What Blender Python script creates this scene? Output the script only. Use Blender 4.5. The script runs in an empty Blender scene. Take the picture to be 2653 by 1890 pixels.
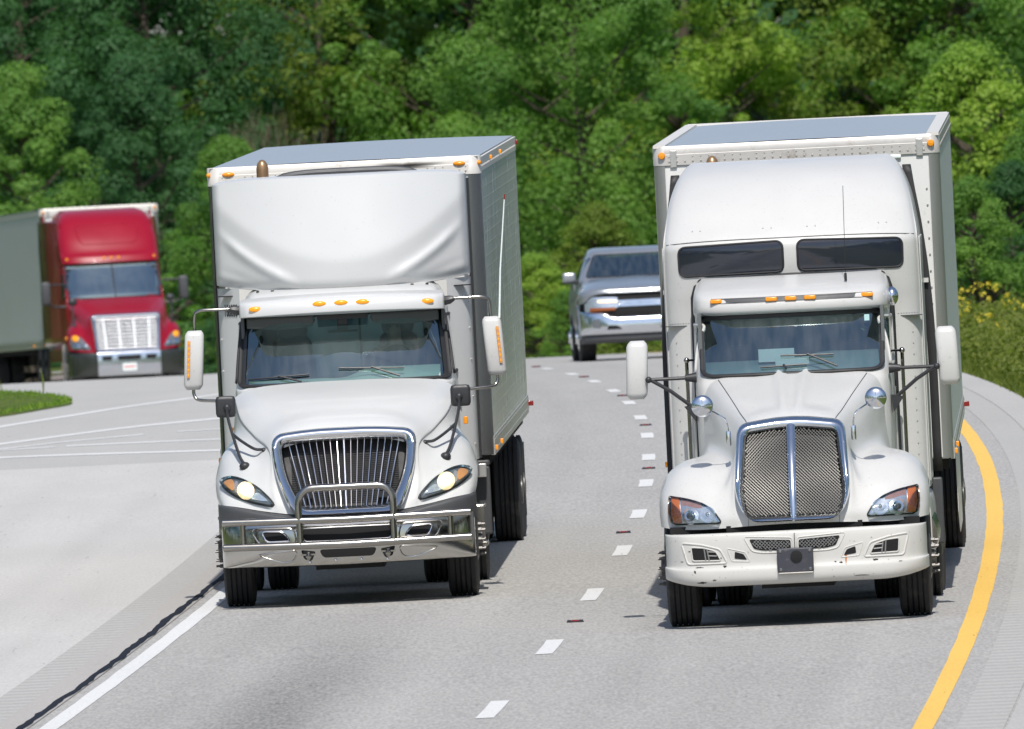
import bpy, bmesh, math, random
import numpy as np
from mathutils import Vector, Matrix
from mathutils.bvhtree import BVHTree

SC = bpy.context.scene
COL = SC.collection
R = math.radians
random.seed(7)

# ------------------------------------------------------------------ camera
EYE = 6.43
F_PX = 54400.0
PITCH = math.atan(1195 / F_PX)
ROLL = 0.049
cam_d = bpy.data.cameras.new('camera')
cam = bpy.data.objects.new('camera', cam_d)
COL.objects.link(cam)
cam_d.sensor_fit = 'HORIZONTAL'
cam_d.sensor_width = 36.0
cam_d.lens = 36.0 * F_PX / 2653
cam_d.clip_start = 1.0
cam_d.clip_end = 5000
cam_d.dof.use_dof = True
cam_d.dof.focus_distance = 191
cam_d.dof.aperture_fstop = 12.0
fw = Vector((0, math.cos(PITCH), -math.sin(PITCH)))
up0 = Vector((0, math.sin(PITCH), math.cos(PITCH)))
r0 = Vector((1, 0, 0))
cr_, sr_ = math.cos(ROLL), math.sin(ROLL)
cx_, cy_ = r0 * cr_ - up0 * sr_, r0 * sr_ + up0 * cr_
cam.matrix_world = Matrix(((cx_.x, cy_.x, -fw.x, 0), (cx_.y, cy_.y, -fw.y, 0), (cx_.z, cy_.z, -fw.z, EYE), (0, 0, 0, 1)))
SC.camera = cam

# ------------------------------------------------------------------ light
SUN = Vector((0.045, -0.59, 0.805)).normalized()
world = bpy.data.worlds.new('World')
SC.world = world
world.use_nodes = True
wn = world.node_tree
bg = wn.nodes['Background']
sky = wn.nodes.new('ShaderNodeTexSky')
sky.sky_type = 'NISHITA'
sky.sun_disc = False
sky.sun_elevation = math.asin(SUN.z)
sky.sun_rotation = math.atan2(SUN.x, SUN.y)
sky.altitude = 200
sky.dust_density = 1.5
wn.links.new(sky.outputs[0], bg.inputs[0])
bg.inputs[1].default_value = 0.15
sl = bpy.data.lights.new('sun', 'SUN')
sl.energy = 4.8
sl.angle = R(0.53)
sl.color = (1.0, 0.96, 0.90)
so = bpy.data.objects.new('sun', sl)
so.rotation_euler = (-SUN).to_track_quat('-Z', 'Y').to_euler()
so.location = (0, 0, 60)
COL.objects.link(so)
SC.view_settings.view_transform = 'Standard'
SC.view_settings.look = 'None'
SC.view_settings.gamma = 1
SC.view_settings.use_curve_mapping = False
SC.view_settings.exposure = -0.22

# ------------------------------------------------------------------ materials
def nodes_of(m):
    m.use_nodes = True
    return m.node_tree.nodes, m.node_tree.links

def pmat(name, col, rough=0.5, metal=0.0, coat=0.0, var=0.0, vs=3.0, bump=0.0, bs=40.0, spec=0.5, dirt=None, stretch=None):
    """Principled surface with a little noise in colour / gloss; dirt=(colour, scale, low, high)"""
    m = bpy.data.materials.new(name)
    N, L = nodes_of(m)
    b = N['Principled BSDF']
    b.inputs['Base Color'].default_value = (*col, 1)
    b.inputs['Roughness'].default_value = rough
    b.inputs['Metallic'].default_value = metal
    b.inputs['Coat Weight'].default_value = coat
    b.inputs['Coat Roughness'].default_value = 0.06
    b.inputs['Specular IOR Level'].default_value = spec
    tc = N.new('ShaderNodeTexCoord')
    src = tc.outputs['Object']
    if stretch:
        mp = N.new('ShaderNodeMapping')
        mp.inputs['Scale'].default_value = stretch
        L.new(src, mp.inputs[0]); src = mp.outputs[0]
    cur = None
    if var:
        n = N.new('ShaderNodeTexNoise'); n.inputs['Scale'].default_value = vs; n.inputs['Detail'].default_value = 6
        L.new(src, n.inputs['Vector'])
        mx = N.new('ShaderNodeMix'); mx.data_type = 'RGBA'
        mx.inputs[6].default_value = (*[c * (1 - var) for c in col], 1)
        mx.inputs[7].default_value = (*[min(1, c * (1 + var)) for c in col], 1)
        L.new(n.outputs['Fac'], mx.inputs[0])
        cur = mx.outputs[2]
        rr = N.new('ShaderNodeMapRange')
        rr.inputs['To Min'].default_value = max(0.02, rough * 0.8); rr.inputs['To Max'].default_value = min(1, rough * 1.2)
        L.new(n.outputs['Fac'], rr.inputs[0]); L.new(rr.outputs[0], b.inputs['Roughness'])
    if dirt:
        dc, ds, lo, hi = dirt
        n2 = N.new('ShaderNodeTexNoise'); n2.inputs['Scale'].default_value = ds; n2.inputs['Detail'].default_value = 8
        n2.inputs['Roughness'].default_value = 0.65
        L.new(src, n2.inputs['Vector'])
        mr = N.new('ShaderNodeMapRange'); mr.inputs[1].default_value = lo; mr.inputs[2].default_value = hi
        L.new(n2.outputs['Fac'], mr.inputs[0])
        mx = N.new('ShaderNodeMix'); mx.data_type = 'RGBA'
        mx.inputs[7].default_value = (*dc, 1)
        if cur: L.new(cur, mx.inputs[6])
        else: mx.inputs[6].default_value = (*col, 1)
        L.new(mr.outputs[0], mx.inputs[0])
        cur = mx.outputs[2]
    if cur: L.new(cur, b.inputs['Base Color'])
    if bump:
        n3 = N.new('ShaderNodeTexNoise'); n3.inputs['Scale'].default_value = bs; n3.inputs['Detail'].default_value = 5
        L.new(src, n3.inputs['Vector'])
        bp = N.new('ShaderNodeBump'); bp.inputs['Strength'].default_value = bump; bp.inputs['Distance'].default_value = 0.02
        L.new(n3.outputs['Fac'], bp.inputs['Height']); L.new(bp.outputs[0], b.inputs['Normal'])
    return m

def glass_mat(name, tint, gloss=0.10, rough=0.03, dust=0.0):
    m = bpy.data.materials.new(name)
    N, L = nodes_of(m)
    out = N['Material Output']; N.remove(N['Principled BSDF'])
    tr = N.new('ShaderNodeBsdfTransparent'); tr.inputs[0].default_value = (*tint, 1)
    gl = N.new('ShaderNodeBsdfGlossy'); gl.inputs[0].default_value = (.78, .97, 1.0, 1); gl.inputs['Roughness'].default_value = rough
    fr = N.new('ShaderNodeFresnel'); fr.inputs[0].default_value = 1.5
    ad = N.new('ShaderNodeMath'); ad.operation = 'ADD'; ad.inputs[1].default_value = gloss - 0.04
    L.new(fr.outputs[0], ad.inputs[0])
    mx = N.new('ShaderNodeMixShader')
    L.new(ad.outputs[0], mx.inputs[0]); L.new(tr.outputs[0], mx.inputs[1]); L.new(gl.outputs[0], mx.inputs[2])
    res = mx.outputs[0]
    if dust:
        df = N.new('ShaderNodeBsdfDiffuse'); df.inputs[0].default_value = (.5, .52, .5, 1)
        tc = N.new('ShaderNodeTexCoord')
        mp = N.new('ShaderNodeMapping'); mp.inputs['Scale'].default_value = (9, 2, 1.2)
        L.new(tc.outputs['Object'], mp.inputs[0])
        n = N.new('ShaderNodeTexNoise'); n.inputs['Scale'].default_value = 1.5; n.inputs['Detail'].default_value = 7
        L.new(mp.outputs[0], n.inputs['Vector'])
        mr = N.new('ShaderNodeMapRange'); mr.inputs[1].default_value = .35; mr.inputs[2].default_value = .8
        mr.inputs[4].default_value = dust
        L.new(n.outputs['Fac'], mr.inputs[0])
        m2 = N.new('ShaderNodeMixShader')
        L.new(mr.outputs[0], m2.inputs[0]); L.new(res, m2.inputs[1]); L.new(df.outputs[0], m2.inputs[2])
        res = m2.outputs[0]
    L.new(res, out.inputs[0])
    return m

def emat(name, col, strength, base=None):
    m = pmat(name, base or col, 0.25)
    b = m.node_tree.nodes['Principled BSDF']
    b.inputs['Emission Color'].default_value = (*col, 1)
    b.inputs['Emission Strength'].default_value = strength
    return m

M = {}
M['white'] = pmat('white_paint', (.585, .59, .585), .34, 0, .35, .04, 2, dirt=((.36, .34, .29), 55, .62, .78))
M['white_worn'] = pmat('worn_white_paint', (.57, .565, .55), .4, 0, .25, .04, 3, dirt=((.36, .33, .28), 45, .60, .78))
M['bumper_white'] = pmat('scuffed_white_bumper', (.585, .575, .545), .5, 0, .1, .06, 4, dirt=((.16, .14, .12), 26, .64, .72))
M['chrome'] = pmat('chrome', (.74, .755, .78), .07, 1, 0, .03, 8)
M['chrome_worn'] = pmat('hazy_chrome', (.72, .75, .80), .16, 1, 0, .05, 12)
M['chrome_bumper'] = pmat('bumper_chrome', (.50, .49, .46), .15, 1, 0, .05, 5, bump=.02, bs=3)
M['steel'] = pmat('brushed_steel', (.36, .345, .32), .22, 1, 0, .06, 10)
M['mesh_wire'] = pmat('wire_mesh_steel', (.20, .195, .18), .45, .85)
M['alu'] = pmat('dull_aluminium', (.62, .61, .58), .38, .75, 0, .10, 4, bump=.05, bs=30)
M['alu_white'] = pmat('white_rail', (.70, .67, .62), .45, .1, 0, .06, 5, dirt=((.40, .34, .27), 9, .58, .78))
M['post_dark'] = pmat('dark_polished_post', (.30, .30, .29), .22, .9, 0, .12, 3, stretch=(4, 4, .6))
M['post_grey'] = pmat('grey_anodised_post', (.42, .42, .41), .32, .7, 0, .08, 3, stretch=(8, 8, .5))
M['blackp'] = pmat('black_plastic', (.028, .029, .032), .45, 0, 0, .15, 20, bump=.05, bs=120)
M['greyp'] = pmat('dark_grey_plastic', (.060, .062, .067), .5, 0, 0, .12, 12)
M['rubber'] = pmat('black_rubber', (.020, .020, .022), .6, 0, 0, .2, 10)
M['tyre'] = pmat('tyre_rubber', (.022, .022, .024), .75, 0, 0, .25, 12, bump=.1, bs=80, dirt=((.09, .085, .075), 8, .55, .85))
M['frame'] = pmat('chassis_black', (.018, .018, .019), .7, 0, 0, .2, 6)
M['void'] = pmat('opening_shade_black', (.006, .006, .007), .8)  # near-black colour stands in for the shade inside openings and gaps
M['amber'] = emat('amber_lens', (1, .40, .02), .06, (.85, .30, .015))
M['amber_glow'] = emat('amber_lamp', (1, .42, .02), .35, (.80, .30, .012))
M['orange'] = pmat('orange_reflector', (.64, .30, .11), .2, 0, .5, .15, 30)
M['orange_deep'] = pmat('deep_orange_lens', (.60, .16, .035), .2, 0, .5, .15, 30)
M['chrome_sunlit'] = pmat('sunlit_chrome_bars', (.62, .64, .67), .3, .75, 0, .12, 25)  # sunlit sparkle of the chrome bars is put into this metal's colour
M['redlens'] = pmat('red_lens', (.22, .012, .010), .2, 0, .5)
M['lamp'] = emat('lit_headlamp', (1, .90, .68), 2.4)
M['lampwarm'] = emat('lit_headlamp_rim', (1, .72, .38), .9, (.8, .7, .5))
M['reflector'] = pmat('lamp_reflector', (.68, .72, .78), .22, .75, 0, .18, 25)
M['lamp_dark'] = pmat('lamp_housing', (.17, .18, .20), .25, .3, .3, .2, 25)
M['glass'] = glass_mat('tinted_windshield', (.62, .79, .77), .28, .03, .07)
M['glass_dark'] = glass_mat('dark_windshield', (.62, .75, .77), .28, .03, .07)
M['lens'] = glass_mat('clear_lens', (.93, .94, .95), .07)
M['tint'] = pmat('smoked_glass', (.018, .022, .034), .08, 0, .3, .2, 4, spec=.6, dirt=((.16, .17, .20), 55, .70, .78))
M['trim_in'] = pmat('cab_trim_grey', (.12, .13, .13), .75, 0, 0, .1, 5)
M['seat'] = pmat('seat_cloth', (.035, .04, .055), .85, 0, 0, .2, 12)
M['dash'] = pmat('dashboard', (.36, .42, .39), .7, 0, 0, .08, 5)
M['curtain'] = pmat('sleeper_curtain', (.10, .135, .165), .9, 0, 0, .15, 1.5, stretch=(4, 1, .4))
M['paper'] = pmat('paper', (.80, .86, .84), .8, 0, 0, .05, 30)
M['roof_l'] = pmat('trailer_roof_skin', (.37, .41, .45), .42, .25, 0, .10, 1.2, stretch=(.5, 3, 1))
M['brown_pipe'] = pmat('heat_browned_pipe', (.36, .22, .12), .36, .6, 0, .25, 6)
M['skirt'] = pmat('white_trailer_wall', (.73, .73, .71), .4, 0, .1, .04, 1.5, dirt=((.45, .42, .37), 6, .6, .85))
M['wall_shade'] = pmat('old_trailer_side', (.74, .76, .73), .5, .05, 0, .06, 1.5, stretch=(1, 2, .3))
M['red'] = pmat('red_paint', (.29, .002, .016), .3, 0, .12, .08, 2)
M['red_shaded'] = pmat('shaded_red_paint', (.20, .010, .018), .3, 0, .6, .1, 2)  # darker copy of the red paint; shade on the truck's sides put into colour
M['silver'] = pmat('silver_paint', (.33, .35, .38), .3, .5, .6, .04, 3)
M['skin'] = pmat('skin', (.42, .26, .19), .55)
M['shirt'] = pmat('dark_shirt', (.03, .035, .05), .85, 0, 0, .2, 14)
M['hub'] = pmat('wheel_steel', (.12, .115, .11), .45, .5, 0, .25, 8)
M['ink'] = pmat('black_ink', (.02, .025, .03), .6)
M['soot'] = pmat('soot', (.035, .03, .027), .9, 0, 0, .3, 14)
M['rust'] = pmat('rust', (.42, .16, .05), .8, 0, 0, .3, 20)
M['alu_rail'] = pmat('old_aluminium_rail', (.56, .54, .51), .42, .25, 0, .10, 5, dirt=((.34, .29, .24), 9, .56, .76))
M['rivet'] = pmat('rivet_metal', (.52, .50, .47), .35, .7)

def quilt_mat():
    m = pmat('quilted_stainless', (.80, .82, .80), .26, .25, 0, .08, 2)
    N, L = nodes_of(m)
    tc = N.new('ShaderNodeTexCoord'); sp = N.new('ShaderNodeSeparateXYZ'); cb = N.new('ShaderNodeCombineXYZ')
    L.new(tc.outputs['Object'], sp.inputs[0]); L.new(sp.outputs['Y'], cb.inputs[0]); L.new(sp.outputs['Z'], cb.inputs[1])
    br = N.new('ShaderNodeTexBrick')
    br.inputs['Scale'].default_value = 1.0; br.inputs['Brick Width'].default_value = .42; br.inputs['Row Height'].default_value = .11
    br.inputs['Mortar Size'].default_value = .012; br.inputs['Mortar Smooth'].default_value = .6
    L.new(cb.outputs[0], br.inputs['Vector'])
    ns = N.new('ShaderNodeTexNoise'); ns.inputs['Scale'].default_value = 1.3
    mp = N.new('ShaderNodeMapping'); mp.inputs['Scale'].default_value = (1, 1.6, .25)
    L.new(tc.outputs['Object'], mp.inputs[0]); L.new(mp.outputs[0], ns.inputs['Vector'])
    ad = N.new('ShaderNodeMath'); ad.operation = 'MULTIPLY_ADD'; ad.inputs[1].default_value = 2.2
    L.new(ns.outputs['Fac'], ad.inputs[0]); L.new(br.outputs['Fac'], ad.inputs[2])
    bp = N.new('ShaderNodeBump'); bp.inputs['Strength'].default_value = .18; bp.inputs['Distance'].default_value = .02
    L.new(ad.outputs[0], bp.inputs['Height']); L.new(bp.outputs[0], N['Principled BSDF'].inputs['Normal'])
    return m
M['quilt'] = quilt_mat()

# ------------------------------------------------------------------ mesh helpers
def cr(P, n):
    """Catmull-Rom along axis 0"""
    P = np.asarray(P, float)
    A = np.concatenate([2 * P[:1] - P[1:2], P, 2 * P[-1:] - P[-2:-1]])
    out = []
    for i in range(len(P) - 1):
        p0, p1, p2, p3 = A[i], A[i + 1], A[i + 2], A[i + 3]
        for k in range(n):
            t = k / n
            out.append(.5 * (2 * p1 + (p2 - p0) * t + (2 * p0 - 5 * p1 + 4 * p2 - p3) * t * t + (3 * p1 - 3 * p2 + p3 - p0) * t ** 3))
    out.append(P[-1])
    return np.array(out)

def net(rows, n=6, m=None):
    G = cr(np.array(rows, float), n)
    return cr(G.swapaxes(0, 1), m or n).swapaxes(0, 1)

def mirror_rows(rows):
    return [[(-p[0], p[1], p[2]) for p in reversed(r[1:])] + list(r) for r in rows]

def closed_cr(pts, n=6):
    P = list(pts); k = len(P)
    A = np.array(P[-2:] + P + P[:2], float)
    return [tuple(p) for p in cr(A, n)[2 * n:(2 + k) * n]]

def rpoly(c, r, seg=5, sub=6):
    """polygon with rounded corners, same point count for every call with the same corner count"""
    out = []; k = len(c)
    rs = r if isinstance(r, (list, tuple)) else [r] * k
    arcs = []
    for i in range(k):
        p = Vector(c[i]); a = (Vector(c[i - 1]) - p); b = (Vector(c[(i + 1) % k]) - p)
        t = min(rs[i], a.length * .48, b.length * .48)
        A = p + a.normalized() * t; B = p + b.normalized() * t
        arcs.append([A * (1 - s) ** 2 + p * 2 * s * (1 - s) + B * s * s for s in [q / seg for q in range(seg + 1)]])
    for i in range(k):
        out += [tuple(q) for q in arcs[i]]
        e0, e1 = arcs[i][-1], arcs[(i + 1) % k][0]
        out += [tuple(e0.lerp(e1, s / sub)) for s in range(1, sub)]
    return out

def inside(poly, x, z):
    c = False; j = len(poly) - 1
    for i in range(len(poly)):
        xi, zi = poly[i]; xj, zj = poly[j]
        if (zi > z) != (zj > z) and x < (xj - xi) * (z - zi) / (zj - zi) + xi: c = not c
        j = i
    return c

class MB:
    def __init__(s): s.v = []; s.f = []
    def add(s, vs, fs):
        o = len(s.v); s.v += [tuple(map(float, v)) for v in vs]; s.f += [tuple(i + o for i in f) for f in fs]; return s
    def box(s, x0, x1, y0, y1, z0, z1):
        vs = [(x, y, z) for z in (z0, z1) for y in (y0, y1) for x in (x0, x1)]
        return s.add(vs, [(0, 2, 3, 1), (4, 5, 7, 6), (0, 1, 5, 4), (2, 6, 7, 3), (0, 4, 6, 2), (1, 3, 7, 5)])
    def grid(s, G, flip=False, wrap=False):
        G = np.asarray(G); a, b = G.shape[:2]
        fs = []
        for i in range(a - 1):
            for j in range(b if wrap else b - 1):
                q = (i * b + j, i * b + (j + 1) % b, (i + 1) * b + (j + 1) % b, (i + 1) * b + j)
                fs.append(q[::-1] if flip else q)
        return s.add(G.reshape(-1, 3), fs)
    def tube(s, pts, r, n=10, closed=False, caps=True, flat=1.0):
        P = [Vector(p) for p in pts]; k = len(P)
        rs = r if isinstance(r, (list, tuple)) else [r] * k
        up = Vector((0, 0, 1)); rows = []
        prev = None
        for i in range(k):
            if closed: d = P[(i + 1) % k] - P[i - 1]
            else: d = P[min(i + 1, k - 1)] - P[max(i - 1, 0)]
            d.normalize()
            if prev is None:
                ref = up if abs(d.z) < .9 else Vector((0, 1, 0))
                a = d.cross(ref).normalized()
            else:
                a = (prev - d * prev.dot(d))
                if a.length < 1e-6: a = d.cross(up)
                a.normalize()
            b = d.cross(a); prev = a
            rows.append([P[i] + (a * math.cos(t) + b * math.sin(t) * flat) * rs[i] for t in [2 * math.pi * q / n for q in range(n)]])
        if closed: rows.append(rows[0])
        s.grid(np.array([[tuple(p) for p in r_] for r_ in rows]), wrap=True)
        if caps and not closed:
            o = len(s.v) - k * n
            s.f.append(tuple(o + q for q in range(n))[::-1]); s.f.append(tuple(o + (k - 1) * n + q for q in range(n)))
        return s
    def rev(s, prof, c, axis='x', n=32, caps=True):
        rows = []
        for a, r in prof:
            row = []
            for q in range(n):
                t = 2 * math.pi * q / n; u, w = r * math.cos(t), r * math.sin(t)
                row.append({'x': (c[0] + a, c[1] + u, c[2] + w), 'y': (c[0] + u, c[1] + a, c[2] + w), 'z': (c[0] + u, c[1] + w, c[2] + a)}[axis])
            rows.append(row)
        o = len(s.v); s.grid(np.array(rows), wrap=True)
        if caps:
            s.f.append(tuple(o + q for q in range(n))); s.f.append(tuple(o + (len(prof) - 1) * n + q for q in range(n))[::-1])
        return s
    def ellip(s, c, rx, ry, rz, n=14, m=8, z0=-1.0):
        G = []
        a0 = math.asin(z0)
        for i in range(m + 1):
            a = a0 + (math.pi / 2 - a0) * i / m
            G.append([(c[0] + rx * math.cos(a) * math.cos(t), c[1] + ry * math.cos(a) * math.sin(t), c[2] + rz * math.sin(a)) for t in [2 * math.pi * q / n for q in range(n)]])
        return s.grid(np.array(G), wrap=True)
    def prism(s, pts, axis, a0, a1):
        k = len(pts)
        mk = {'x': lambda p, a: (a, p[0], p[1]), 'y': lambda p, a: (p[0], a, p[1]), 'z': lambda p, a: (p[0], p[1], a)}[axis]
        s.add([mk(p, a0) for p in pts] + [mk(p, a1) for p in pts],
              [tuple(range(k)), tuple(range(2 * k - 1, k - 1, -1))] + [(i, i + k, (i + 1) % k + k, (i + 1) % k) for i in range(k)])
        return s
    def cut(s, test):
        V = s.v
        s.f = [f for f in s.f if not test(*[sum(V[i][a] for i in f) / len(f) for a in range(3)])]
        return s
    def bvh(s): return BVHTree.FromPolygons([Vector(v) for v in s.v], s.f)
    def mirrored(s):
        """add the x-mirror of everything so far"""
        o = len(s.v)
        s.v += [(-x, y, z) for x, y, z in s.v]
        s.f += [tuple(i + o for i in reversed(f)) for f in list(s.f)]
        return s
    def build(s, name, mat, parent=None, angle=38, bev=0, solid=0, merge=False):
        me = bpy.data.meshes.new(name)
        me.from_pydata(s.v, [], s.f)
        bm = bmesh.new(); bm.from_mesh(me)
        if merge: bmesh.ops.remove_doubles(bm, verts=bm.verts, dist=2e-4)
        bmesh.ops.recalc_face_normals(bm, faces=bm.faces)
        lv = [v for v in bm.verts if not v.link_faces]
        bmesh.ops.delete(bm, geom=lv, context='VERTS')
        bm.to_mesh(me); bm.free()
        me.polygons.foreach_set('use_smooth', [True] * len(me.polygons))
        me.set_sharp_from_angle(angle=R(angle))
        me.materials.append(mat)
        o = bpy.data.objects.new(name, me); COL.objects.link(o)
        if parent: o.parent = parent
        if solid:
            md = o.modifiers.new('solid', 'SOLIDIFY'); md.thickness = solid; md.offset = -1
        if bev:
            md = o.modifiers.new('bevel', 'BEVEL'); md.width = bev; md.segments = 3; md.limit_method = 'ANGLE'; md.harden_normals = False
        return o

def hit(bvh, x, z, axis='y', side=1):
    if axis == 'y':
        l, n, i, d = bvh.ray_cast(Vector((x, -20, z)), Vector((0, 1, 0)))
        if l is None: l, n, i, d = bvh.find_nearest(Vector((x, 0.3, z)))
        want = Vector((0, -1, 0))
    else:   # x carries y
        l, n, i, d = bvh.ray_cast(Vector((20 * side, x, z)), Vector((-side, 0, 0)))
        if l is None: l, n, i, d = bvh.find_nearest(Vector((side, x, z)))
        want = Vector((side, 0, 0))
    n = Vector(n)
    if n.dot(want) < 0: n = -n
    return Vector(l), n

def patch(mb, outline, bvh, off=.006, t=.015, rings=(1, .82, .6, .35), axis='y', side=1, lift=0.0):
    """a sheet that follows the body surface inside a 2-D outline, with its edge turned back by t; lift bulges the middle"""
    k = len(outline); c0 = sum(p[0] for p in outline) / k; c1 = sum(p[1] for p in outline) / k
    rows = []
    back = []
    for ri, f in enumerate(rings):
        row = []
        for p in outline:
            l, n = hit(bvh, c0 + (p[0] - c0) * f, c1 + (p[1] - c1) * f, axis, side)
            row.append(l + n * (off + lift * (1 - f * f)))
            if ri == 0: back.append(l - n * t)
        rows.append(row)
    rows = [back] + rows
    o = len(mb.v)
    mb.grid(np.array([[tuple(q) for q in r_] for r_ in rows]), wrap=True)
    l, n = hit(bvh, c0, c1, axis, side)
    mb.v.append(tuple(l + n * (off + lift)))
    ci = len(mb.v) - 1; last = o + (len(rows) - 1) * k
    for q in range(k): mb.f.append((last + q, last + (q + 1) % k, ci))
    return mb

def rim(mb, outline, bvh, r=.012, off=.0, axis='y', side=1, n=8, flat=1.0):
    pts = []
    for p in outline:
        l, nn = hit(bvh, p[0], p[1], axis, side); pts.append(l + nn * off)
    return mb.tube(pts, r, n, closed=True, flat=flat)

def mx(outline): return [(-x, z) for x, z in reversed(outline)]
def circ(x, z, r, n=24, rz=None): return [(x + r * math.cos(2 * math.pi * q / n), z + (rz or r) * math.sin(2 * math.pi * q / n)) for q in range(n)]

def thing(name, label, cat, loc=(0, 0, 0), rot=(0, 0, 0), group=None):
    o = bpy.data.objects.new(name, None); COL.objects.link(o)
    o.location = loc; o.rotation_euler = rot; o['label'] = label; o['category'] = cat
    o.empty_display_size = .3
    if group: o['group'] = group
    return o

def tag(o, label, cat, group=None):
    o['label'] = label; o['category'] = cat
    if group: o['group'] = group
    return o

def text_obj(name, body, size, loc, mat, parent, sx=1.0, rot=(R(90), 0, 0)):
    cu = bpy.data.curves.new('tmp_text', 'FONT'); cu.body = body; cu.size = size; cu.extrude = .002
    to = bpy.data.objects.new('tmp_text', cu); COL.objects.link(to)
    dg = bpy.context.evaluated_depsgraph_get()
    me = bpy.data.meshes.new_from_object(to.evaluated_get(dg))
    bpy.data.objects.remove(to)
    me.name = name; me.materials.clear(); me.materials.append(mat)
    o = bpy.data.objects.new(name, me); COL.objects.link(o)
    o.parent = parent; o.location = loc; o.rotation_euler = rot; o.scale = (sx, 1, 1)
    return o

# ------------------------------------------------------------------ road geometry
def zroad(d):
    """mild crest in the highway"""
    if d < 60: return zroad(60) + (60 - d) * -2 * 6.3e-5 * 150 * .35
    if d < 480: return -6.3e-5 * (d - 210) ** 2
    return zroad(479.99) - .004 * (d - 480)
def xline(d):
    """the dashed line between the two lanes"""
    if d < 40: return xline(40) - .05 * (40 - d)
    return 1.61 - 2.4e-4 * (d - 262) ** 2
# ------------------------------------------------------------------ ground and road materials
def ground_mat(name, base, var, fine, speck, uvbands=None, spec=.3, rough=.9):
    """road surface: large blotches, fine aggregate; uvbands = list of (centre offset, half width, factor, d0, d1)"""
    m = bpy.data.materials.new(name)
    N, L = nodes_of(m); b = N['Principled BSDF']
    b.inputs['Roughness'].default_value = rough; b.inputs['Specular IOR Level'].default_value = spec
    tc = N.new('ShaderNodeTexCoord')
    def noise(scale, detail, vec):
        n = N.new('ShaderNodeTexNoise'); n.inputs['Scale'].default_value = scale; n.inputs['Detail'].default_value = detail
        L.new(vec, n.inputs['Vector']); return n.outputs['Fac']
    def math_(op, a, bb):
        q = N.new('ShaderNodeMath'); q.operation = op
        for i, s in enumerate((a, bb)):
            if isinstance(s, (int, float)): q.inputs[i].default_value = s
            else: L.new(s, q.inputs[i])
        return q.outputs[0]
    mp = N.new('ShaderNodeMapping'); mp.inputs['Scale'].default_value = (1, .12, 1)
    L.new(tc.outputs['Object'], mp.inputs[0])
    big = noise(.9, 7, mp.outputs[0])
    mp2 = N.new('ShaderNodeMapping'); mp2.inputs['Scale'].default_value = (1, .10, 1)
    L.new(tc.outputs['Object'], mp2.inputs[0])
    fin = noise(34, 4, mp2.outputs[0])
    mp3 = N.new('ShaderNodeMapping'); mp3.inputs['Scale'].default_value = (1, .05, 1)
    L.new(tc.outputs['Object'], mp3.inputs[0])
    spk = noise(16, 9, mp3.outputs[0])
    f = math_('MULTIPLY_ADD', math_('SUBTRACT', big, .5), var * 2)
    f.node.inputs[2].default_value = 1.0
    g = math_('MULTIPLY', math_('SUBTRACT', fin, .5), fine * 2)
    f = math_('ADD', f, g)
    mr = N.new('ShaderNodeMapRange'); mr.inputs[1].default_value = .66; mr.inputs[2].default_value = .76; mr.inputs[4].default_value = speck
    L.new(spk, mr.inputs[0])
    f = math_('SUBTRACT', f, mr.outputs[0])
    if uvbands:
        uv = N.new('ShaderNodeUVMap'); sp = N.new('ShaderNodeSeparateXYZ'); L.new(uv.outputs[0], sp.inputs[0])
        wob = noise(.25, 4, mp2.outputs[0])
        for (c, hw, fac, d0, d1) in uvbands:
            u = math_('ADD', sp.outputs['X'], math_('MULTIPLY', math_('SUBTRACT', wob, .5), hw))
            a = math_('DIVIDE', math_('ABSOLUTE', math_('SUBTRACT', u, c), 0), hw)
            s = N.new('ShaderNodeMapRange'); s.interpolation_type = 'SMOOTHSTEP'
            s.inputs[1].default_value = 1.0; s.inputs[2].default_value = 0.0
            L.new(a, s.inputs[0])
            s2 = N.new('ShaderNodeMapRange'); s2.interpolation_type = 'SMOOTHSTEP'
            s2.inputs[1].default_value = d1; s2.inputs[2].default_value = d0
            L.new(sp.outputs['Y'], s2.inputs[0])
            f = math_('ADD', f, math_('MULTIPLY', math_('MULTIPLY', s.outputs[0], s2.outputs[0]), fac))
    vm = N.new('ShaderNodeVectorMath'); vm.operation = 'SCALE'; vm.inputs[0].default_value = base
    L.new(f, vm.inputs['Scale']); L.new(vm.outputs[0], b.inputs['Base Color'])
    bp = N.new('ShaderNodeBump'); bp.inputs['Strength'].default_value = .25; bp.inputs['Distance'].default_value = .01
    L.new(fin, bp.inputs['Height']); L.new(bp.outputs[0], b.inputs['Normal'])
    return m

M['asphalt'] = ground_mat('grey_asphalt', (.379, .368, .350), .10, .42, .20,
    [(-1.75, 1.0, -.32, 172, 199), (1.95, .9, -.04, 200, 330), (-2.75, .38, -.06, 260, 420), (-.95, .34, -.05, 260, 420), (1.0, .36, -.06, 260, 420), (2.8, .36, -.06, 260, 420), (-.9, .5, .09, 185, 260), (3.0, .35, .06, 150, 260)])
M['concrete'] = ground_mat('pale_concrete', (.515, .50, .478), .12, .16, .30,
    [(-5.6, .35, -.05, 225, 252), (-6.9, .5, -.045, 235, 260), (-4.9, .25, -.05, 180, 215), (-7.6, .8, .05, 150, 240)])
M['ramp'] = ground_mat('ramp_asphalt', (.432, .422, .402), .09, .14, .22)
M['joint'] = ground_mat('dirty_joint_strip', (.41, .39, .365), .08, .1, .1)
M['whiteline'] = ground_mat('white_road_paint', (.66, .66, .65), .08, .10, .30)
M['yellowline'] = ground_mat('yellow_road_paint', (.78, .49, .115), .10, .10, .30)
M['tar'] = ground_mat('crack_sealant', (.020, .023, .032), .2, .2, .1, rough=.85, spec=.08)
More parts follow.
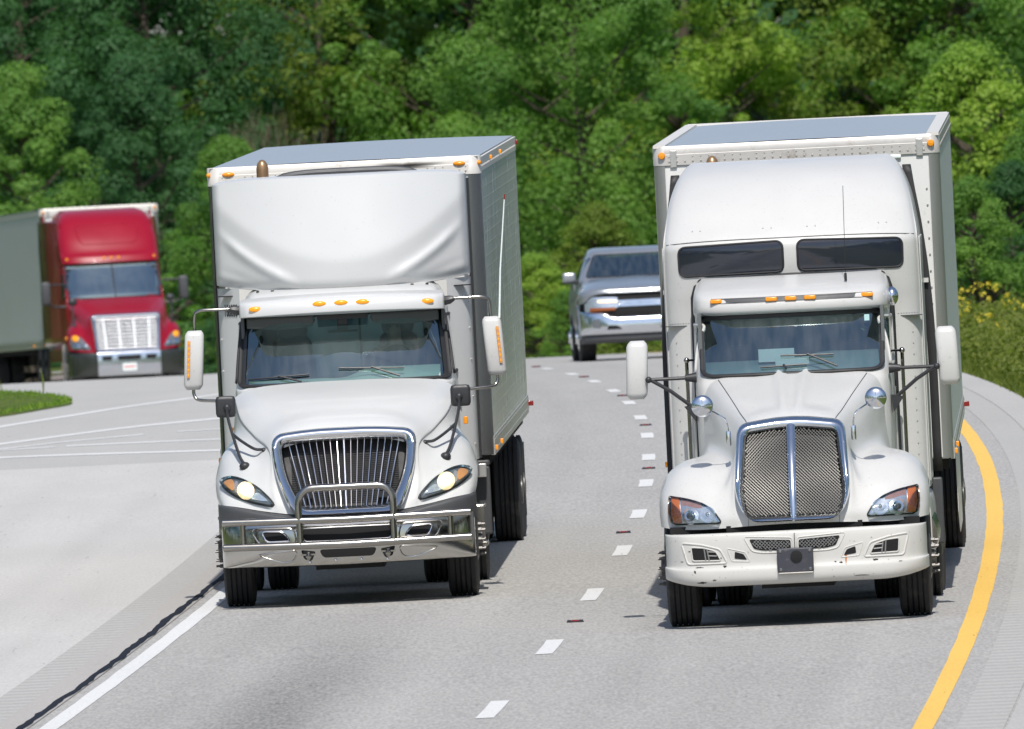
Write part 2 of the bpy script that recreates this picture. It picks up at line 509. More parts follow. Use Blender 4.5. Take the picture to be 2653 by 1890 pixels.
def rumble_mat():
    m = ground_mat('rumble_strip', (.41, .40, .38), .06, .12, .1)
    N, L = nodes_of(m)
    uv = N.new('ShaderNodeUVMap'); sp = N.new('ShaderNodeSeparateXYZ'); L.new(uv.outputs[0], sp.inputs[0])
    s = N.new('ShaderNodeMath'); s.operation = 'MULTIPLY'; s.inputs[1].default_value = 2 * math.pi / .62
    L.new(sp.outputs['Y'], s.inputs[0])
    si = N.new('ShaderNodeMath'); si.operation = 'SINE'; L.new(s.outputs[0], si.inputs[0])
    bp = N.new('ShaderNodeBump'); bp.inputs['Strength'].default_value = 1; bp.inputs['Distance'].default_value = .010
    L.new(si.outputs[0], bp.inputs['Height']); L.new(bp.outputs[0], N['Principled BSDF'].inputs['Normal'])
    return m
M['rumble'] = rumble_mat()
M['soil'] = pmat('rough_grass', (.075, .115, .022), .95, 0, 0, .35, .6, bump=.4, bs=6, spec=.1, dirt=((.14, .12, .05), 1.2, .5, .7))

def strip_mesh(name, mat, quads, kind='structure'):
    """quads: list of ribbons, each a list of (xa, xb, d, dz, ua, ub)"""
    vs, fs, uvs = [], [], []
    for rib in quads:
        o = len(vs)
        for (xa, xb, d, dz, ua, ub) in rib:
            z = zroad(d) + dz
            vs += [(xa, d, z), (xb, d, z)]; uvs += [(ua, d), (ub, d)]
        for i in range(len(rib) - 1):
            a = o + 2 * i; fs.append((a, a + 1, a + 3, a + 2))
    me = bpy.data.meshes.new(name); me.from_pydata(vs, [], fs)
    ul = me.uv_layers.new(name='UVMap')
    for lp in me.loops: ul.data[lp.index].uv = uvs[lp.vertex_index]
    me.materials.append(mat)
    o = bpy.data.objects.new(name, me); COL.objects.link(o)
    if kind: o['kind'] = kind
    return o

def rib(o0, o1, d0, d1, dz, step=3.0, jit=0.0):
    out = []; n = max(1, int((d1 - d0) / step)); ra = random.Random(5)
    for i in range(n + 1):
        d = d0 + (d1 - d0) * i / n
        j0, j1 = (ra.uniform(-jit, jit), ra.uniform(-jit, jit))
        out.append((xline(d) + o0 + j0, xline(d) + o1 + j1, d, dz, o0, o1))
    return out

# ground sheet
xs = [-900, -400, -200, -100, -60, -40, -30, -24, -19, -15, -13, -11.5, -9, -6, -3, 0, 3, 5.0, 5.6, 6.4, 7.5, 9, 12, 16, 20, 26, 34, 50, 80, 150, 300, 600, 900]
ds = [-400, -200, -100] + [-50 + 6 * i for i in range(112)] + [640, 700, 800, 1000, 1300, 1800]
def zground(o, d):
    z = zroad(d) - .06
    if o > 5.6: z += min(4.0, .025 * (o - 5.6))
    if o < -11.5: z += min(3.0, .08 * (-11.5 - o))
    return z
G = np.array([[(xline(min(d, 560)) + x, d, zground(x, d)) for x in xs] for d in ds])
gd = MB().grid(G).build('ground', M['soil']); gd['kind'] = 'structure'

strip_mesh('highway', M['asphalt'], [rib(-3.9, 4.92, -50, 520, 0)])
strip_mesh('left_shoulder', M['concrete'], [rib(-11.5, -3.78, -50, 253.7, .004)])
strip_mesh('ramp_pavement', M['ramp'], [rib(-11.5, -3.78, 253.72, 372, .004)])
strip_mesh('right_shoulder', M['ramp'], [rib(4.45, 4.9, -50, 420, .004)])
strip_mesh('joint_strip', M['joint'], [rib(-4.0, -3.70, -50, 253.6, .008)])
strip_mesh('rumble_strip', M['rumble'], [rib(-4.34, -4.0, -50, 252, .008), rib(4.05, 4.43, -50, 330, .004)])
strip_mesh('edge_line', M['whiteline'], [rib(-3.60, -3.44, -50, 470, .004, 1.5, .006)])
strip_mesh('yellow_line', M['yellowline'], [rib(3.70, 3.87, -50, 470, .004, 1.5, .005)])
dsh = lambda d: .115 * max(0.0, min(1.0, (238 - d) / 30))
DASH = [170.25 + 12.2 * k for k in range(-12, 22)]
strip_mesh('lane_dashes', M['whiteline'], [rib(dsh(d) - .075, dsh(d) + .075, d - 1.55, d + 1.55, .004, .8, .006) for d in DASH])
# sealed crack beside the white line: wandering, ragged
ra = random.Random(11); cr_pts = []; w = 0; d = -20.0
while d < 250:
    w = .92 * w + ra.uniform(-.013, .013)
    hw = .034 + ra.uniform(-.008, .010)
    x = xline(d) - 3.745 + w
    cr_pts.append((x - hw, x + hw, d, .012, 0, 1)); d += .45
strip_mesh('sealed_crack', M['tar'], [cr_pts])
def line(pts, w, dz=.012):
    P = cr(np.array(pts, float), 5)
    return [(p[0] - w / 2, p[0] + w / 2, p[1], dz, 0, 1) for p in P]
def cross_line(pts, w, dz=.012):
    """line that runs across the road: width is along the road"""
    out = []
    P = cr(np.array(pts, float), 6)
    vs = []
    return P
def cross_mesh(name, mat, lines):
    vs, fs = [], []
    for pts, w in lines:
        P = cr(np.array(pts, float), 6); o = len(vs)
        for p in P:
            for s in (-w / 2, w / 2): vs.append((p[0], p[1] + s, zroad(p[1] + s) + .008))
        for i in range(len(P) - 1): a = o + 2 * i; fs.append((a, a + 1, a + 3, a + 2))
    me = bpy.data.meshes.new(name); me.from_pydata(vs, [], fs); me.materials.append(mat)
    o = bpy.data.objects.new(name, me); COL.objects.link(o); o['kind'] = 'structure'
cross_mesh('ramp_lines', M['whiteline'], [
    ([(-9.2, 264.5), (-7.01, 285.9), (-6.25, 293.3), (-5.46, 301.7), (-4.62, 309), (-3.9, 318)], 2.2),
    ([(-9.0, 258), (-6.66, 271.1), (-5.89, 275.5), (-5.08, 279.9), (-4.0, 283.7), (-2.6, 288)], 1.5),
    ([(-7.6, 264.5), (-6.57, 267.4), (-5.84, 270.4), (-4.84, 273.2)], .75),
    ([(-4.4, 274.2), (-3.2, 275)], .6),
    ([(-7.6, 266.3), (-6.56, 266.6), (-5.85, 267.0)], .6), ([(-5.72, 267.3), (-4.74, 267.2), (-3.0, 266.5)], .8),
    ([(-8.2, 262), (-6.43, 261.5), (-5.31, 260.9), (-3.69, 259.3), (-2.6, 258.5)], 1.0)])
# raised reflectors between the dashes
rf0 = None
M['cast'] = pmat('cast_iron', (.045, .035, .04), .6, .4, 0, .3, 20)
RL = ['nearest red reflector casting set in the lane line between the trucks', 'second nearest reflector in the lane line, left of the mesh grille truck',
      'third reflector casting up the lane line from the camera', 'fourth reflector casting up the lane line from the camera',
      'fifth reflector up the lane line, below the white mirror of the right truck', 'sixth reflector casting, where the lane line bends left',
      'farthest reflector casting near the crest of the road']
for i, k in enumerate((1.42, 3.44, 5.5, 7.5, 9.5, 11.5, 13.4)):
    d = 170.6 + 12.2 * k; x = xline(d) + (.02 if i else .16)
    t = thing('road_reflector', RL[i], 'road reflector', (x, d, zroad(d)), (0, 0, 0), 'raised reflectors along the dashed line')
    t.scale = (.55, .55, .6)
    if rf0 is None:
        b = MB()
        for sx in (-1, 1): b.add([(sx * .03, -.14, .004), (sx * .14, -.12, .004), (sx * .14, .12, .004), (sx * .03, .14, .004), (sx * .07, -.05, .035), (sx * .125, -.05, .035), (sx * .125, .05, .035), (sx * .07, .05, .035)],
              [(0, 1, 5, 4), (1, 2, 6, 5), (2, 3, 7, 6), (3, 0, 4, 7), (4, 5, 6, 7)])
        b.box(-.05, .05, -.1, .1, .002, .018)
        c1 = b.build('casting', M['cast'], t)
        c2 = MB().add([(-.055, -.06, .012), (.055, -.06, .012), (.055, -.035, .036), (-.055, -.035, .036), (.055, .04, .036), (-.055, .04, .036)], [(0, 1, 2, 3), (3, 2, 4, 5)]).build('reflector_lens', M['redlens'], t)
        rf0 = (c1, c2)
    else:
        for c in rf0:
            q = c.copy(); COL.objects.link(q); q.parent = t

# ------------------------------------------------------------------ vegetation
rng = np.random.default_rng(3)
def leaf_mat(name, a, b, trans=.45):
    m = bpy.data.materials.new(name)
    N, L = nodes_of(m); p = N['Principled BSDF']; out = N['Material Output']
    at = N.new('ShaderNodeAttribute'); at.attribute_name = 'tint'
    mxn = N.new('ShaderNodeMix'); mxn.data_type = 'RGBA'
    mxn.inputs[6].default_value = (*a, 1); mxn.inputs[7].default_value = (*b, 1)
    L.new(at.outputs['Fac'], mxn.inputs[0])
    L.new(mxn.outputs[2], p.inputs['Base Color']); p.inputs['Roughness'].default_value = .55; p.inputs['Specular IOR Level'].default_value = .25
    tl = N.new('ShaderNodeBsdfTranslucent')
    sc = N.new('ShaderNodeVectorMath'); sc.operation = 'MULTIPLY'; sc.inputs[1].default_value = (1.2, 1.5, .5)
    L.new(mxn.outputs[2], sc.inputs[0]); L.new(sc.outputs[0], tl.inputs[0])
    ms = N.new('ShaderNodeMixShader'); ms.inputs[0].default_value = trans
    L.new(p.outputs[0], ms.inputs[1]); L.new(tl.outputs[0], ms.inputs[2]); L.new(ms.outputs[0], out.inputs[0])
    return m
LM = {'dark': leaf_mat('dark_leaves', (0.041, 0.118, 0.050), (0.090, 0.204, 0.067)),
      'mid': leaf_mat('mid_green_leaves', (0.091, 0.213, 0.046), (0.220, 0.366, 0.071)),
      'olive': leaf_mat('olive_leaves', (0.126, 0.198, 0.035), (0.264, 0.340, 0.061)),
      'bright': leaf_mat('bright_leaves', (0.146, 0.305, 0.039), (0.354, 0.450, 0.076)),
      'weed': leaf_mat('weed_leaves', (0.101, 0.137, 0.025), (0.230, 0.259, 0.054)),
      'grass': leaf_mat('lawn_grass', (0.109, 0.218, 0.023), (0.265, 0.380, 0.052)),
      'flower': leaf_mat('yellow_flowers', (.55, .44, .03), (.66, .55, .07), .2)}
M['bark'] = pmat('tree_bark', (.085, .068, .05), .9, 0, 0, .35, 6, bump=.5, bs=14)
M['twig'] = pmat('dead_twigs', (.13, .105, .07), .9, 0, 0, .2, 6)

def raw_mesh(name, V, nper, tint):
    n = len(V) // nper
    me = bpy.data.meshes.new(name)
    me.vertices.add(len(V)); me.vertices.foreach_set('co', V.astype(np.float32).ravel())
    me.loops.add(len(V)); me.loops.foreach_set('vertex_index', np.arange(len(V), dtype=np.int32))
    me.polygons.add(n); me.polygons.foreach_set('loop_start', np.arange(0, len(V), nper, dtype=np.int32))
    me.polygons.foreach_set('loop_total', np.full(n, nper, dtype=np.int32))
    at = me.attributes.new('tint', 'FLOAT', 'POINT'); at.data.foreach_set('value', np.repeat(tint, nper).astype(np.float32))
    me.update(calc_edges=True)
    return me
def norm(a): return a / np.maximum(np.linalg.norm(a, axis=1, keepdims=True), 1e-9)
def leaf_quads(C, Nn, size):
    """diamond leaves; C centres, Nn normals, size per leaf"""
    t = norm(np.cross(Nn, rng.normal(size=C.shape))); b = np.cross(norm(Nn), t)
    s = size[:, None]
    return np.stack([C - t * s * .5, C + b * s * .30 - t * s * .05, C + t * s * .5, C - b * s * .30 - t * s * .05], axis=1).reshape(-1, 3)
def clump_leaves(cent, rad, per, size, up=.55):
    n = len(cent) * per
    C0 = np.repeat(cent, per, axis=0); r = np.repeat(rad, per)[:, None]
    d = norm(rng.normal(size=(n, 3)) + np.array([0, 0, .35]))
    u = rng.random((n, 1)) ** .22
    P = C0 + d * r * u * np.array([1, 1, .75])
    Nn = norm(d * 1.0 + np.array([0, -.12, up * .7]) + rng.normal(size=(n, 3)) * .32)
    mac = .5 + .5 * np.sin(cent[:, 0] * .9 + cent[:, 2] * .55 + 1.3 * np.sin(cent[:, 2] * .8)) * np.cos(cent[:, 1] * .7 + cent[:, 2] * .35)
    tint = np.clip(np.repeat(rng.random(len(cent)) * .4 + mac * .6, per) * .85 + rng.random(n) * .15, 0, 1)
    sz = size * rng.uniform(.7, 1.3, n)
    return leaf_quads(P, Nn, sz), tint

def make_tree(seed, H, Rc, nc, per, leaf, low=.10, lean=0):
    """trunk mesh and crown mesh of one tree; branches run to the leaf clumps"""
    global rng
    rng = np.random.default_rng(seed)
    z = low * H + (1 - low) * H * rng.random(nc) ** .9
    h = (z / H - low) / (1 - low)
    prof = np.sin(np.pi * np.clip(.12 + .88 * h, 0, 1) ** .8) ** .6 * .75 + .25 * (1 - h)
    ang = rng.random(nc) * 2 * np.pi
    lob = 1 + .28 * np.sin(ang * 3 + seed + z * 1.3) + .18 * np.sin(ang * 5 - z * 2.1 + seed * 2)
    rr = Rc * prof * lob * (.30 + .70 * rng.random(nc) ** .45)
    cent = np.stack([rr * np.cos(ang) + lean * h, rr * np.sin(ang), z], axis=1)
    rad = Rc * (.06 + .27 * rng.random(nc) ** 1.5)
    fld = np.sin(cent[:, 0] * 1.5 + seed) * np.sin(cent[:, 2] * 1.25 + seed * 1.7) + .6 * np.sin(cent[:, 1] * 1.1 + cent[:, 2] * .6 + seed * .3)
    keep = fld > -.50
    cent, rad = cent[keep], rad[keep]; nc = len(cent)
    V, tint = clump_leaves(cent, rad, per, leaf)
    crown = raw_mesh('crown', V, 4, tint)
    tb = MB()
    wob = [(rng.normal() * .12, rng.normal() * .12) for _ in range(8)]
    tp = [(wob[i][0] * (i > 0) + lean * i / 7, wob[i][1] * (i > 0), H * .9 * i / 7 - (.3 if i == 0 else 0)) for i in range(8)]
    tb.tube(tp, [H * .016 * (1 - .11 * i) + .02 for i in range(8)], 8)
    for i in range(0, nc, max(1, nc // 70)):
        c = Vector(cent[i]); zz = max(.6, c.z - .5 * math.hypot(c.x, c.y) - .3)
        s = zz / (H * .9) * 7; k = min(6, int(s)); a = Vector(tp[k]).lerp(Vector(tp[k + 1]), s - k)
        mid = a.lerp(c, .5) + Vector((0, 0, -.05 * (c - a).length))
        tb.tube([a, mid, c], [.05 + .006 * (c - a).length, .04, .012], 5)
    me = bpy.data.meshes.new('trunk'); me.from_pydata(tb.v, [], tb.f); me.materials.append(M['bark'])
    return crown, me

PROTO = [make_tree(21, 14, 3.5, 420, 320, .118), make_tree(34, 15, 3.2, 420, 320, .112, .08), make_tree(47, 13, 3.8, 440, 310, .115, .06, .5),
         make_tree(58, 7.5, 2.0, 260, 240, .09, .05), make_tree(63, 5.2, 1.9, 240, 240, .08, .02)]
for c, t in PROTO: c.materials.append(LM['mid'])
def plant(kind, name, label, cat, x, d, leaf, sc=1.0, sz=None, rot=0.0, group=None, dz=0.0):
    o = x - xline(min(d, 560))
    t = thing(name, label, cat, (x, d, zground(o, d) + dz), (0, 0, rot), group)
    t.scale = (sc, sc, sz or sc)
    for nm, me in (('crown', PROTO[kind][0]), ('trunk', PROTO[kind][1])):
        q = bpy.data.objects.new(nm, me); COL.objects.link(q); q.parent = t
        if nm == 'crown':
            q.material_slots[0].link = 'OBJECT'; q.material_slots[0].material = LM[leaf]
    return t
GT = 'broadleaf trees along the bend'
TREES = [
 (0, 'dark green tree in the upper left corner, above the red truck and its trailer', -11.6, 512, 'dark', 1.0, 1.0, .3),
 (2, 'dark tree left of the deep shadow gap, above the cab roof of the red truck', -8.3, 508, 'dark', .95, 1.0, 1.9),
 (1, 'olive green tree standing behind the exhaust stack of the left white truck', -4.3, 516, 'olive', 1.05, 1.0, 4.1),
 (0, 'mid green tree whose crown rises over the rear corner of the left white trailer', -.6, 514, 'mid', 1.05, 1.05, 2.6),
 (2, 'dark green tree in the middle gap between the two white trucks', 1.7, 503, 'mid', .85, .9, .8),
 (1, 'yellow green tree rising behind the left corner of the right white trailer', 4.5, 511, 'bright', 1.0, 1.0, 5.2),
 (0, 'olive tree behind the middle of the right white trailer roof', 8.0, 516, 'olive', 1.05, 1.0, 1.2),
 (2, 'shaded green tree in the upper right corner', 11.6, 515, 'mid', 1.0, 1.0, 3.0),
 (3, 'bright green young tree at the left edge, rising above the red truck trailer', -11.2, 492, 'mid', 1.0, 1.03, .6),
 (3, 'small mid green tree just right of the red truck cab', -6.35, 489, 'mid', .85, .78, 2.2),
 (3, 'narrow dark tree behind the red truck, its top just above the cab roof', -8.6, 497, 'dark', .95, 1.05, 1.2),
 (4, 'bright leafy tree on the right bank beside the rear corner of the right white trailer', 8.9, 396, 'bright', 1.05, 1.0, .4),
 (4, 'smaller bright tree on the right bank, at the right picture edge above the yellow flowers', 9.55, 372, 'mid', .7, .72, 2.0),
]
for k, lab, x, d, leaf, s, s3, r_ in TREES:
    plant(k, 'broadleaf_tree', lab, 'tree', x, d, leaf, s, s3, r_, GT)
GS = 'shrubs along the road'
for k, lab, x, d, leaf, s, s3, r_ in [
 (4, 'bright green shrub between the left white trailer and the silver pickup', .55, 425, 'bright', .55, .42, .3),
 (4, 'low dark shrub at the road crest directly left of the silver pickup', 1.15, 411, 'mid', .36, .26, 2.1),
 (4, 'olive shrub behind the silver pickup roof', 1.9, 437, 'olive', .68, .62, 4.0),
 (4, 'green shrub right of the red truck, beside the mirror of the left white truck', -5.9, 476, 'dark', .75, .62, 1.0),
 (4, 'rounded green shrub behind the hood of the silver pickup', 3.2, 420, 'bright', .55, .36, 5.0),
 (4, 'leafy shrub on the right bank behind the white mirror of the right truck', 7.75, 349, 'mid', .50, .50, .9),
 (4, 'dark leafy shrub on the right bank under the bright tree at the picture edge', 8.75, 362, 'dark', .62, .55, 3.9)]:
    plant(k, 'roadside_shrub', lab, 'shrub', x, d, leaf, s, s3, r_, GS)
# bare dead tree behind the left trailer
dt = thing('dead_tree', 'bare brownish dead tree with forked twigs above the roof of the left white trailer', 'tree', (-4.9, 489, zroad(489)))
tb = MB(); rt = random.Random(8)
def branch(p, dr, ln, r_, dep):
    q = p + dr * ln
    tb.tube([p, p.lerp(q, .5) + Vector((rt.uniform(-.06, .06), rt.uniform(-.06, .06), 0)) * ln, q], [r_, r_ * .85, r_ * .65], 5)
    if dep == 0: return
    for _ in range(3 if dep > 1 else 2):
        branch(q, (dr + Vector((rt.uniform(-.42, .42), rt.uniform(-.4, .4), rt.uniform(.0, .45)))).normalized(), ln * rt.uniform(.6, .8), r_ * .6, dep - 1)
dt.scale = (.72, .72, .80)
branch(Vector((0, 0, -.2)), Vector((.02, 0, 1)), 2.9, .07, 5)
tb.build('trunk', M['twig'], dt)

# woodland: far mass behind the single trees and along both sides of the road
rng = np.random.default_rng(5)
def wall(x0, d0, x1, d1, h, n, base=0.0):
    t = rng.random(n); th = rng.uniform(-4, 4, n)
    x = x0 + (x1 - x0) * t + (th if abs(x1 - x0) < abs(d1 - d0) else 0); d = d0 + (d1 - d0) * t + (th if abs(x1 - x0) >= abs(d1 - d0) else 0)
    hh = h * (.72 + .28 * np.sin(x * .45 + d * .31)) * rng.random(n) ** .8
    zz = np.array([zground(a - xline(min(b, 560)), b) for a, b in zip(x, d)])
    return np.stack([x, d, zz + hh + .3], axis=1)
cent = np.concatenate([wall(-70, 540, 70, 545, 25, 6500), wall(-27, 60, -34, 535, 14, 2400), wall(22, 60, 30, 535, 14, 2200), wall(-26, 521, 26, 523, 5, 900)])
V, tint = clump_leaves(cent, rng.uniform(.7, 1.7, len(cent)), 38, .72)
wm = raw_mesh('woodland', V, 4, tint); wm.materials.append(LM['dark'])
wo = bpy.data.objects.new('woodland', wm); COL.objects.link(wo); wo['kind'] = 'stuff'
tag(wo, 'dense dark green woodland standing behind the single trees', 'woodland')

# grass and weeds
def blades(name, pts, h0, h1, w, mat, label, cat, lean=.35):
    n = len(pts)
    h = rng.uniform(h0, h1, n)[:, None]; a = rng.random(n) * 2 * np.pi
    side = np.stack([np.cos(a), np.sin(a), 0 * a], 1) * w
    tip = np.stack([rng.normal(size=n) * lean, rng.normal(size=n) * lean, np.ones(n)], 1) * h
    mid = tip * .55 + np.stack([rng.normal(size=n), rng.normal(size=n), 0 * a], 1) * .04 * h
    V = np.stack([pts - side, pts + side, pts + mid + side * .7, pts + tip], 1).reshape(-1, 3)
    me = raw_mesh(name, V, 4, rng.random(n)); me.materials.append(mat)
    o = bpy.data.objects.new(name, me); COL.objects.link(o); o['kind'] = 'stuff'; tag(o, label, cat)
    return o
def scatter(n, o0, o1, d0, d1):
    o = o0 + (o1 - o0) * rng.random(n) ** 1.0; d = rng.uniform(d0, d1, n)
    return np.array([(xline(min(b, 560)) + a, b, zground(a, b)) for a, b in zip(o, d)])
blades('verge_grass', np.concatenate([scatter(16000, 4.9, 6.6, 225, 400), scatter(8000, 6.6, 10, 225, 400)]), .05, .16, .010, LM['weed'], 'short rough grass on the verge along the right shoulder', 'grass')
wp = scatter(16000, 6.5, 9.8, 262, 400)
tall = np.sin(wp[:, 0] * 2.3) + np.sin(wp[:, 1] * .21 + wp[:, 0]) + rng.normal(size=len(wp)) * .6
blades('tall_weeds', wp[tall > -.1], .22, .5, .014, LM['weed'], 'tall tangled green weeds on the right bank', 'weeds', .28)
fp = np.concatenate([scatter(90, 5.8, 8.2, 285, 350), scatter(30, 5.4, 8.5, 265, 380)])
fc = fp + np.stack([0 * fp[:, 0], 0 * fp[:, 0], rng.uniform(.35, 1.0, len(fp))], 1)
V, tint = clump_leaves(fc, rng.uniform(.05, .14, len(fc)), 20, .045)
fm = raw_mesh('yellow_flowers', V, 4, tint); fm.materials.append(LM['flower'])
fo = bpy.data.objects.new('yellow_flowers', fm); COL.objects.link(fo); fo['kind'] = 'stuff'; tag(fo, 'yellow wildflowers among the weeds on the right bank', 'wildflowers')
wl = np.concatenate([scatter(2600, 5.35, 9.2, 262, 400)])
wl[:, 2] += rng.uniform(.02, .62, len(wl)) * np.clip((wl[:, 0] - 5.6) / 1.5, .25, 1)
V, tint = clump_leaves(wl, rng.uniform(.12, .32, len(wl)), 30, .075)
lm_ = raw_mesh('leafy_weeds', V, 4, tint); lm_.materials.append(LM['weed'])
lo = bpy.data.objects.new('leafy_weeds', lm_); COL.objects.link(lo); lo['kind'] = 'stuff'; tag(lo, 'low leafy green weeds under the yellow flowers', 'weeds')
# grass island between ramp and highway
isl = [(-7.25, 296.0), (-6.76, 302.4), (-6.47, 308.0), (-6.89, 316.5), (-8.0, 328.0), (-11, 340), (-14, 330), (-14, 300), (-10, 288), (-8, 292)]
sm = closed_cr(isl, 4)
me = bpy.data.meshes.new('grass_island'); 
ic = MB(); k = len(sm)
ic.add([(x, d, zroad(d) + .01) for x, d in sm] + [(x + .25 * (-10 - x) * .3, d + (312 - d) * .06, zroad(d) + .09) for x, d in sm] + [(-10, 312, zroad(312) + .12)],
       [(i, (i + 1) % k, k + (i + 1) % k, k + i) for i in range(k)] + [(k + i, k + (i + 1) % k, 2 * k) for i in range(k)])
io = ic.build('grass_island', M['soil']); io['kind'] = 'structure'
pp = rng.uniform([-14, 287], [-6.4, 341], (60000, 2)); keep = [inside(sm, a, b) for a, b in pp]; pp = pp[np.array(keep)]
blades('island_grass', np.stack([pp[:, 0], pp[:, 1], [zroad(b) + .04 for b in pp[:, 1]]], 1), .025, .09, .012, LM['grass'], 'short bright grass on the island beside the ramp', 'grass')
tp_ = pp[(pp[:, 0] < -7.0) & (pp[:, 1] > 312)][:150]
blades('seeding_grass', np.stack([tp_[:, 0], tp_[:, 1], [zroad(b) + .05 for b in tp_[:, 1]]], 1), .25, .6, .007, LM['weed'], 'tall seeding grass stalks at the back of the grass island', 'grass', .22)
# ------------------------------------------------------------------ shared truck parts
def tyre_prof(w, r, grooves=4):
    hw = w / 2
    p = [(-hw * .93, r * .60), (-hw * 1.0, r * .70), (-hw * 1.03, r * .84), (-hw * .97, r * .93), (-hw * .88, r * .985)]
    tw = hw * .84; p.append((-tw, r))
    for g in range(grooves):
        c = -tw + 2 * tw * (g + 1) / (grooves + 1); q = hw * .055
        p += [(c - q, r), (c - q * .8, r * .968), (c + q * .8, r * .968), (c + q, r)]
    p.append((tw, r))
    p += [(-a, b) for a, b in reversed(p[:5])]
    return p

def wheel(parent, x, y, r=.52, w=.28, side=1, dual=False, mat=None, studs=True, name='wheel', z=None):
    z = r if z is None else z
    b = MB(); s = side
    if dual: hub = [(-s * .02, .30), (-s * .0, .285), (-s * .16, .24), (-s * .16, .15), (s * .06, .14), (s * .07, .05)]
    else: hub = [(-s * .06, .31), (s * .02, .31), (s * .03, .285), (-s * .0, .27), (s * .05, .20), (s * .065, .16), (s * .065, .10), (s * .10, .095), (s * .105, .03)]
    off = s * w * .32
    b.rev([(a + off, q) for a, q in hub], (x, y, z), 'x', 28)
    if studs:
        for q in range(10):
            t = 2 * math.pi * q / 10; cy, cz = y + .145 * math.cos(t), z + .145 * math.sin(t)
            a0 = off + s * (.058 if not dual else -.15)
            b.rev([(a0, .019), (a0 + s * .035, .019), (a0 + s * .037, .012), (a0 + s * .07, .011)], (x, cy, cz), 'x', 6)
    o = b.build(name, mat or M['hub'], parent)
    for i, dx in enumerate((0, -s * (w + .055)) if dual else (0,)):
        MB().rev(tyre_prof(w, r), (x + dx, y, z), 'x', 56, caps=False).build('tyre', M['tyre'], o, 50)
    return o

def soft_box(mb, cx, cy, cz, sx, sy, sz, r=.04, n=5, taper=1.0):
    """box with rounded vertical edges and domed ends, made of stacked rounded outlines"""
    out = []
    for k, (f, h) in enumerate([(0.0, 0.0), (.55, .0), (.86, .12 * r / .04 * .3), (1.0, r / sz), (1.0, 1 - r / sz), (.86, 1 - .12 * r / .04 * .3), (.55, 1.0), (0.0, 1.0)]):
        q = 1 - (1 - f) * min(1, 2.2 * r / min(sx, sy)) if 0 < f < 1 else f
        tp = 1 + (taper - 1) * h
        hx, hy = sx / 2 * q * tp, sy / 2 * q * tp
        hx, hy = max(hx, 1e-4), max(hy, 1e-4)
        P = rpoly([(-hx, -hy), (hx, -hy), (hx, hy), (-hx, hy)], r * (q if q > .2 else .01), n, 3)
        out.append([(cx + a, cy + b, cz - sz / 2 + h * sz) for a, b in P])
    mb.grid(np.array(out), wrap=True)
    return mb

def fat(pts, n=4):
    return [tuple(p) for p in cr(np.array(pts, float), n)]

def cab_shell(rows, n=8):
    """rows: (z, front y, half width, rear y)"""
    R_ = []
    for z, yf, hw, yr in rows:
        R_.append([(0, yf, z), (hw * .35, yf + .015, z), (hw * .65, yf + .06, z), (hw * .85, yf + .13, z), (hw * .955, yf + .23, z), (hw, yf + .42, z), (hw * 1.01, yf + .45 + (yr - yf - .45) * .5, z), (hw * 1.01, yr, z)])
    return net(mirror_rows(R_), n)

def windshield(root, shell, out, glass, gasket, r=.02, cutscale=.985, lift=0):
    b = shell.bvh()
    cx = sum(p[0] for p in out) / len(out); cz = sum(p[1] for p in out) / len(out)
    inn = [(cx + (x - cx) * cutscale, cz + (z - cz) * cutscale) for x, z in out]
    shell.cut(lambda x, y, z: inside(inn, x, z) and y < 3.1)
    g = patch(MB(), out, b, .004, .004, (1, .9, .75, .55, .3)).build('windshield', glass, root)
    rim(MB(), out, b, r, .006, flat=.6).build('windshield_gasket', gasket, root)
    return b, g

def wiper(root, bvh, a, b_, pivot, name='wiper'):
    def P(p, off):
        l, n = hit(bvh, p[0], p[1]); return l + n * off
    m = MB()
    pts = [P((a[0] + (b_[0] - a[0]) * t, a[1] + (b_[1] - a[1]) * t), .022) for t in [i / 8 for i in range(9)]]
    m.tube(pts, .009, 6)
    mid = P(((a[0] + b_[0]) / 2, (a[1] + b_[1]) / 2), .04)
    m.tube([P(pivot, .035), mid], .010, 6)
    return m.build(name, M['blackp'], root)

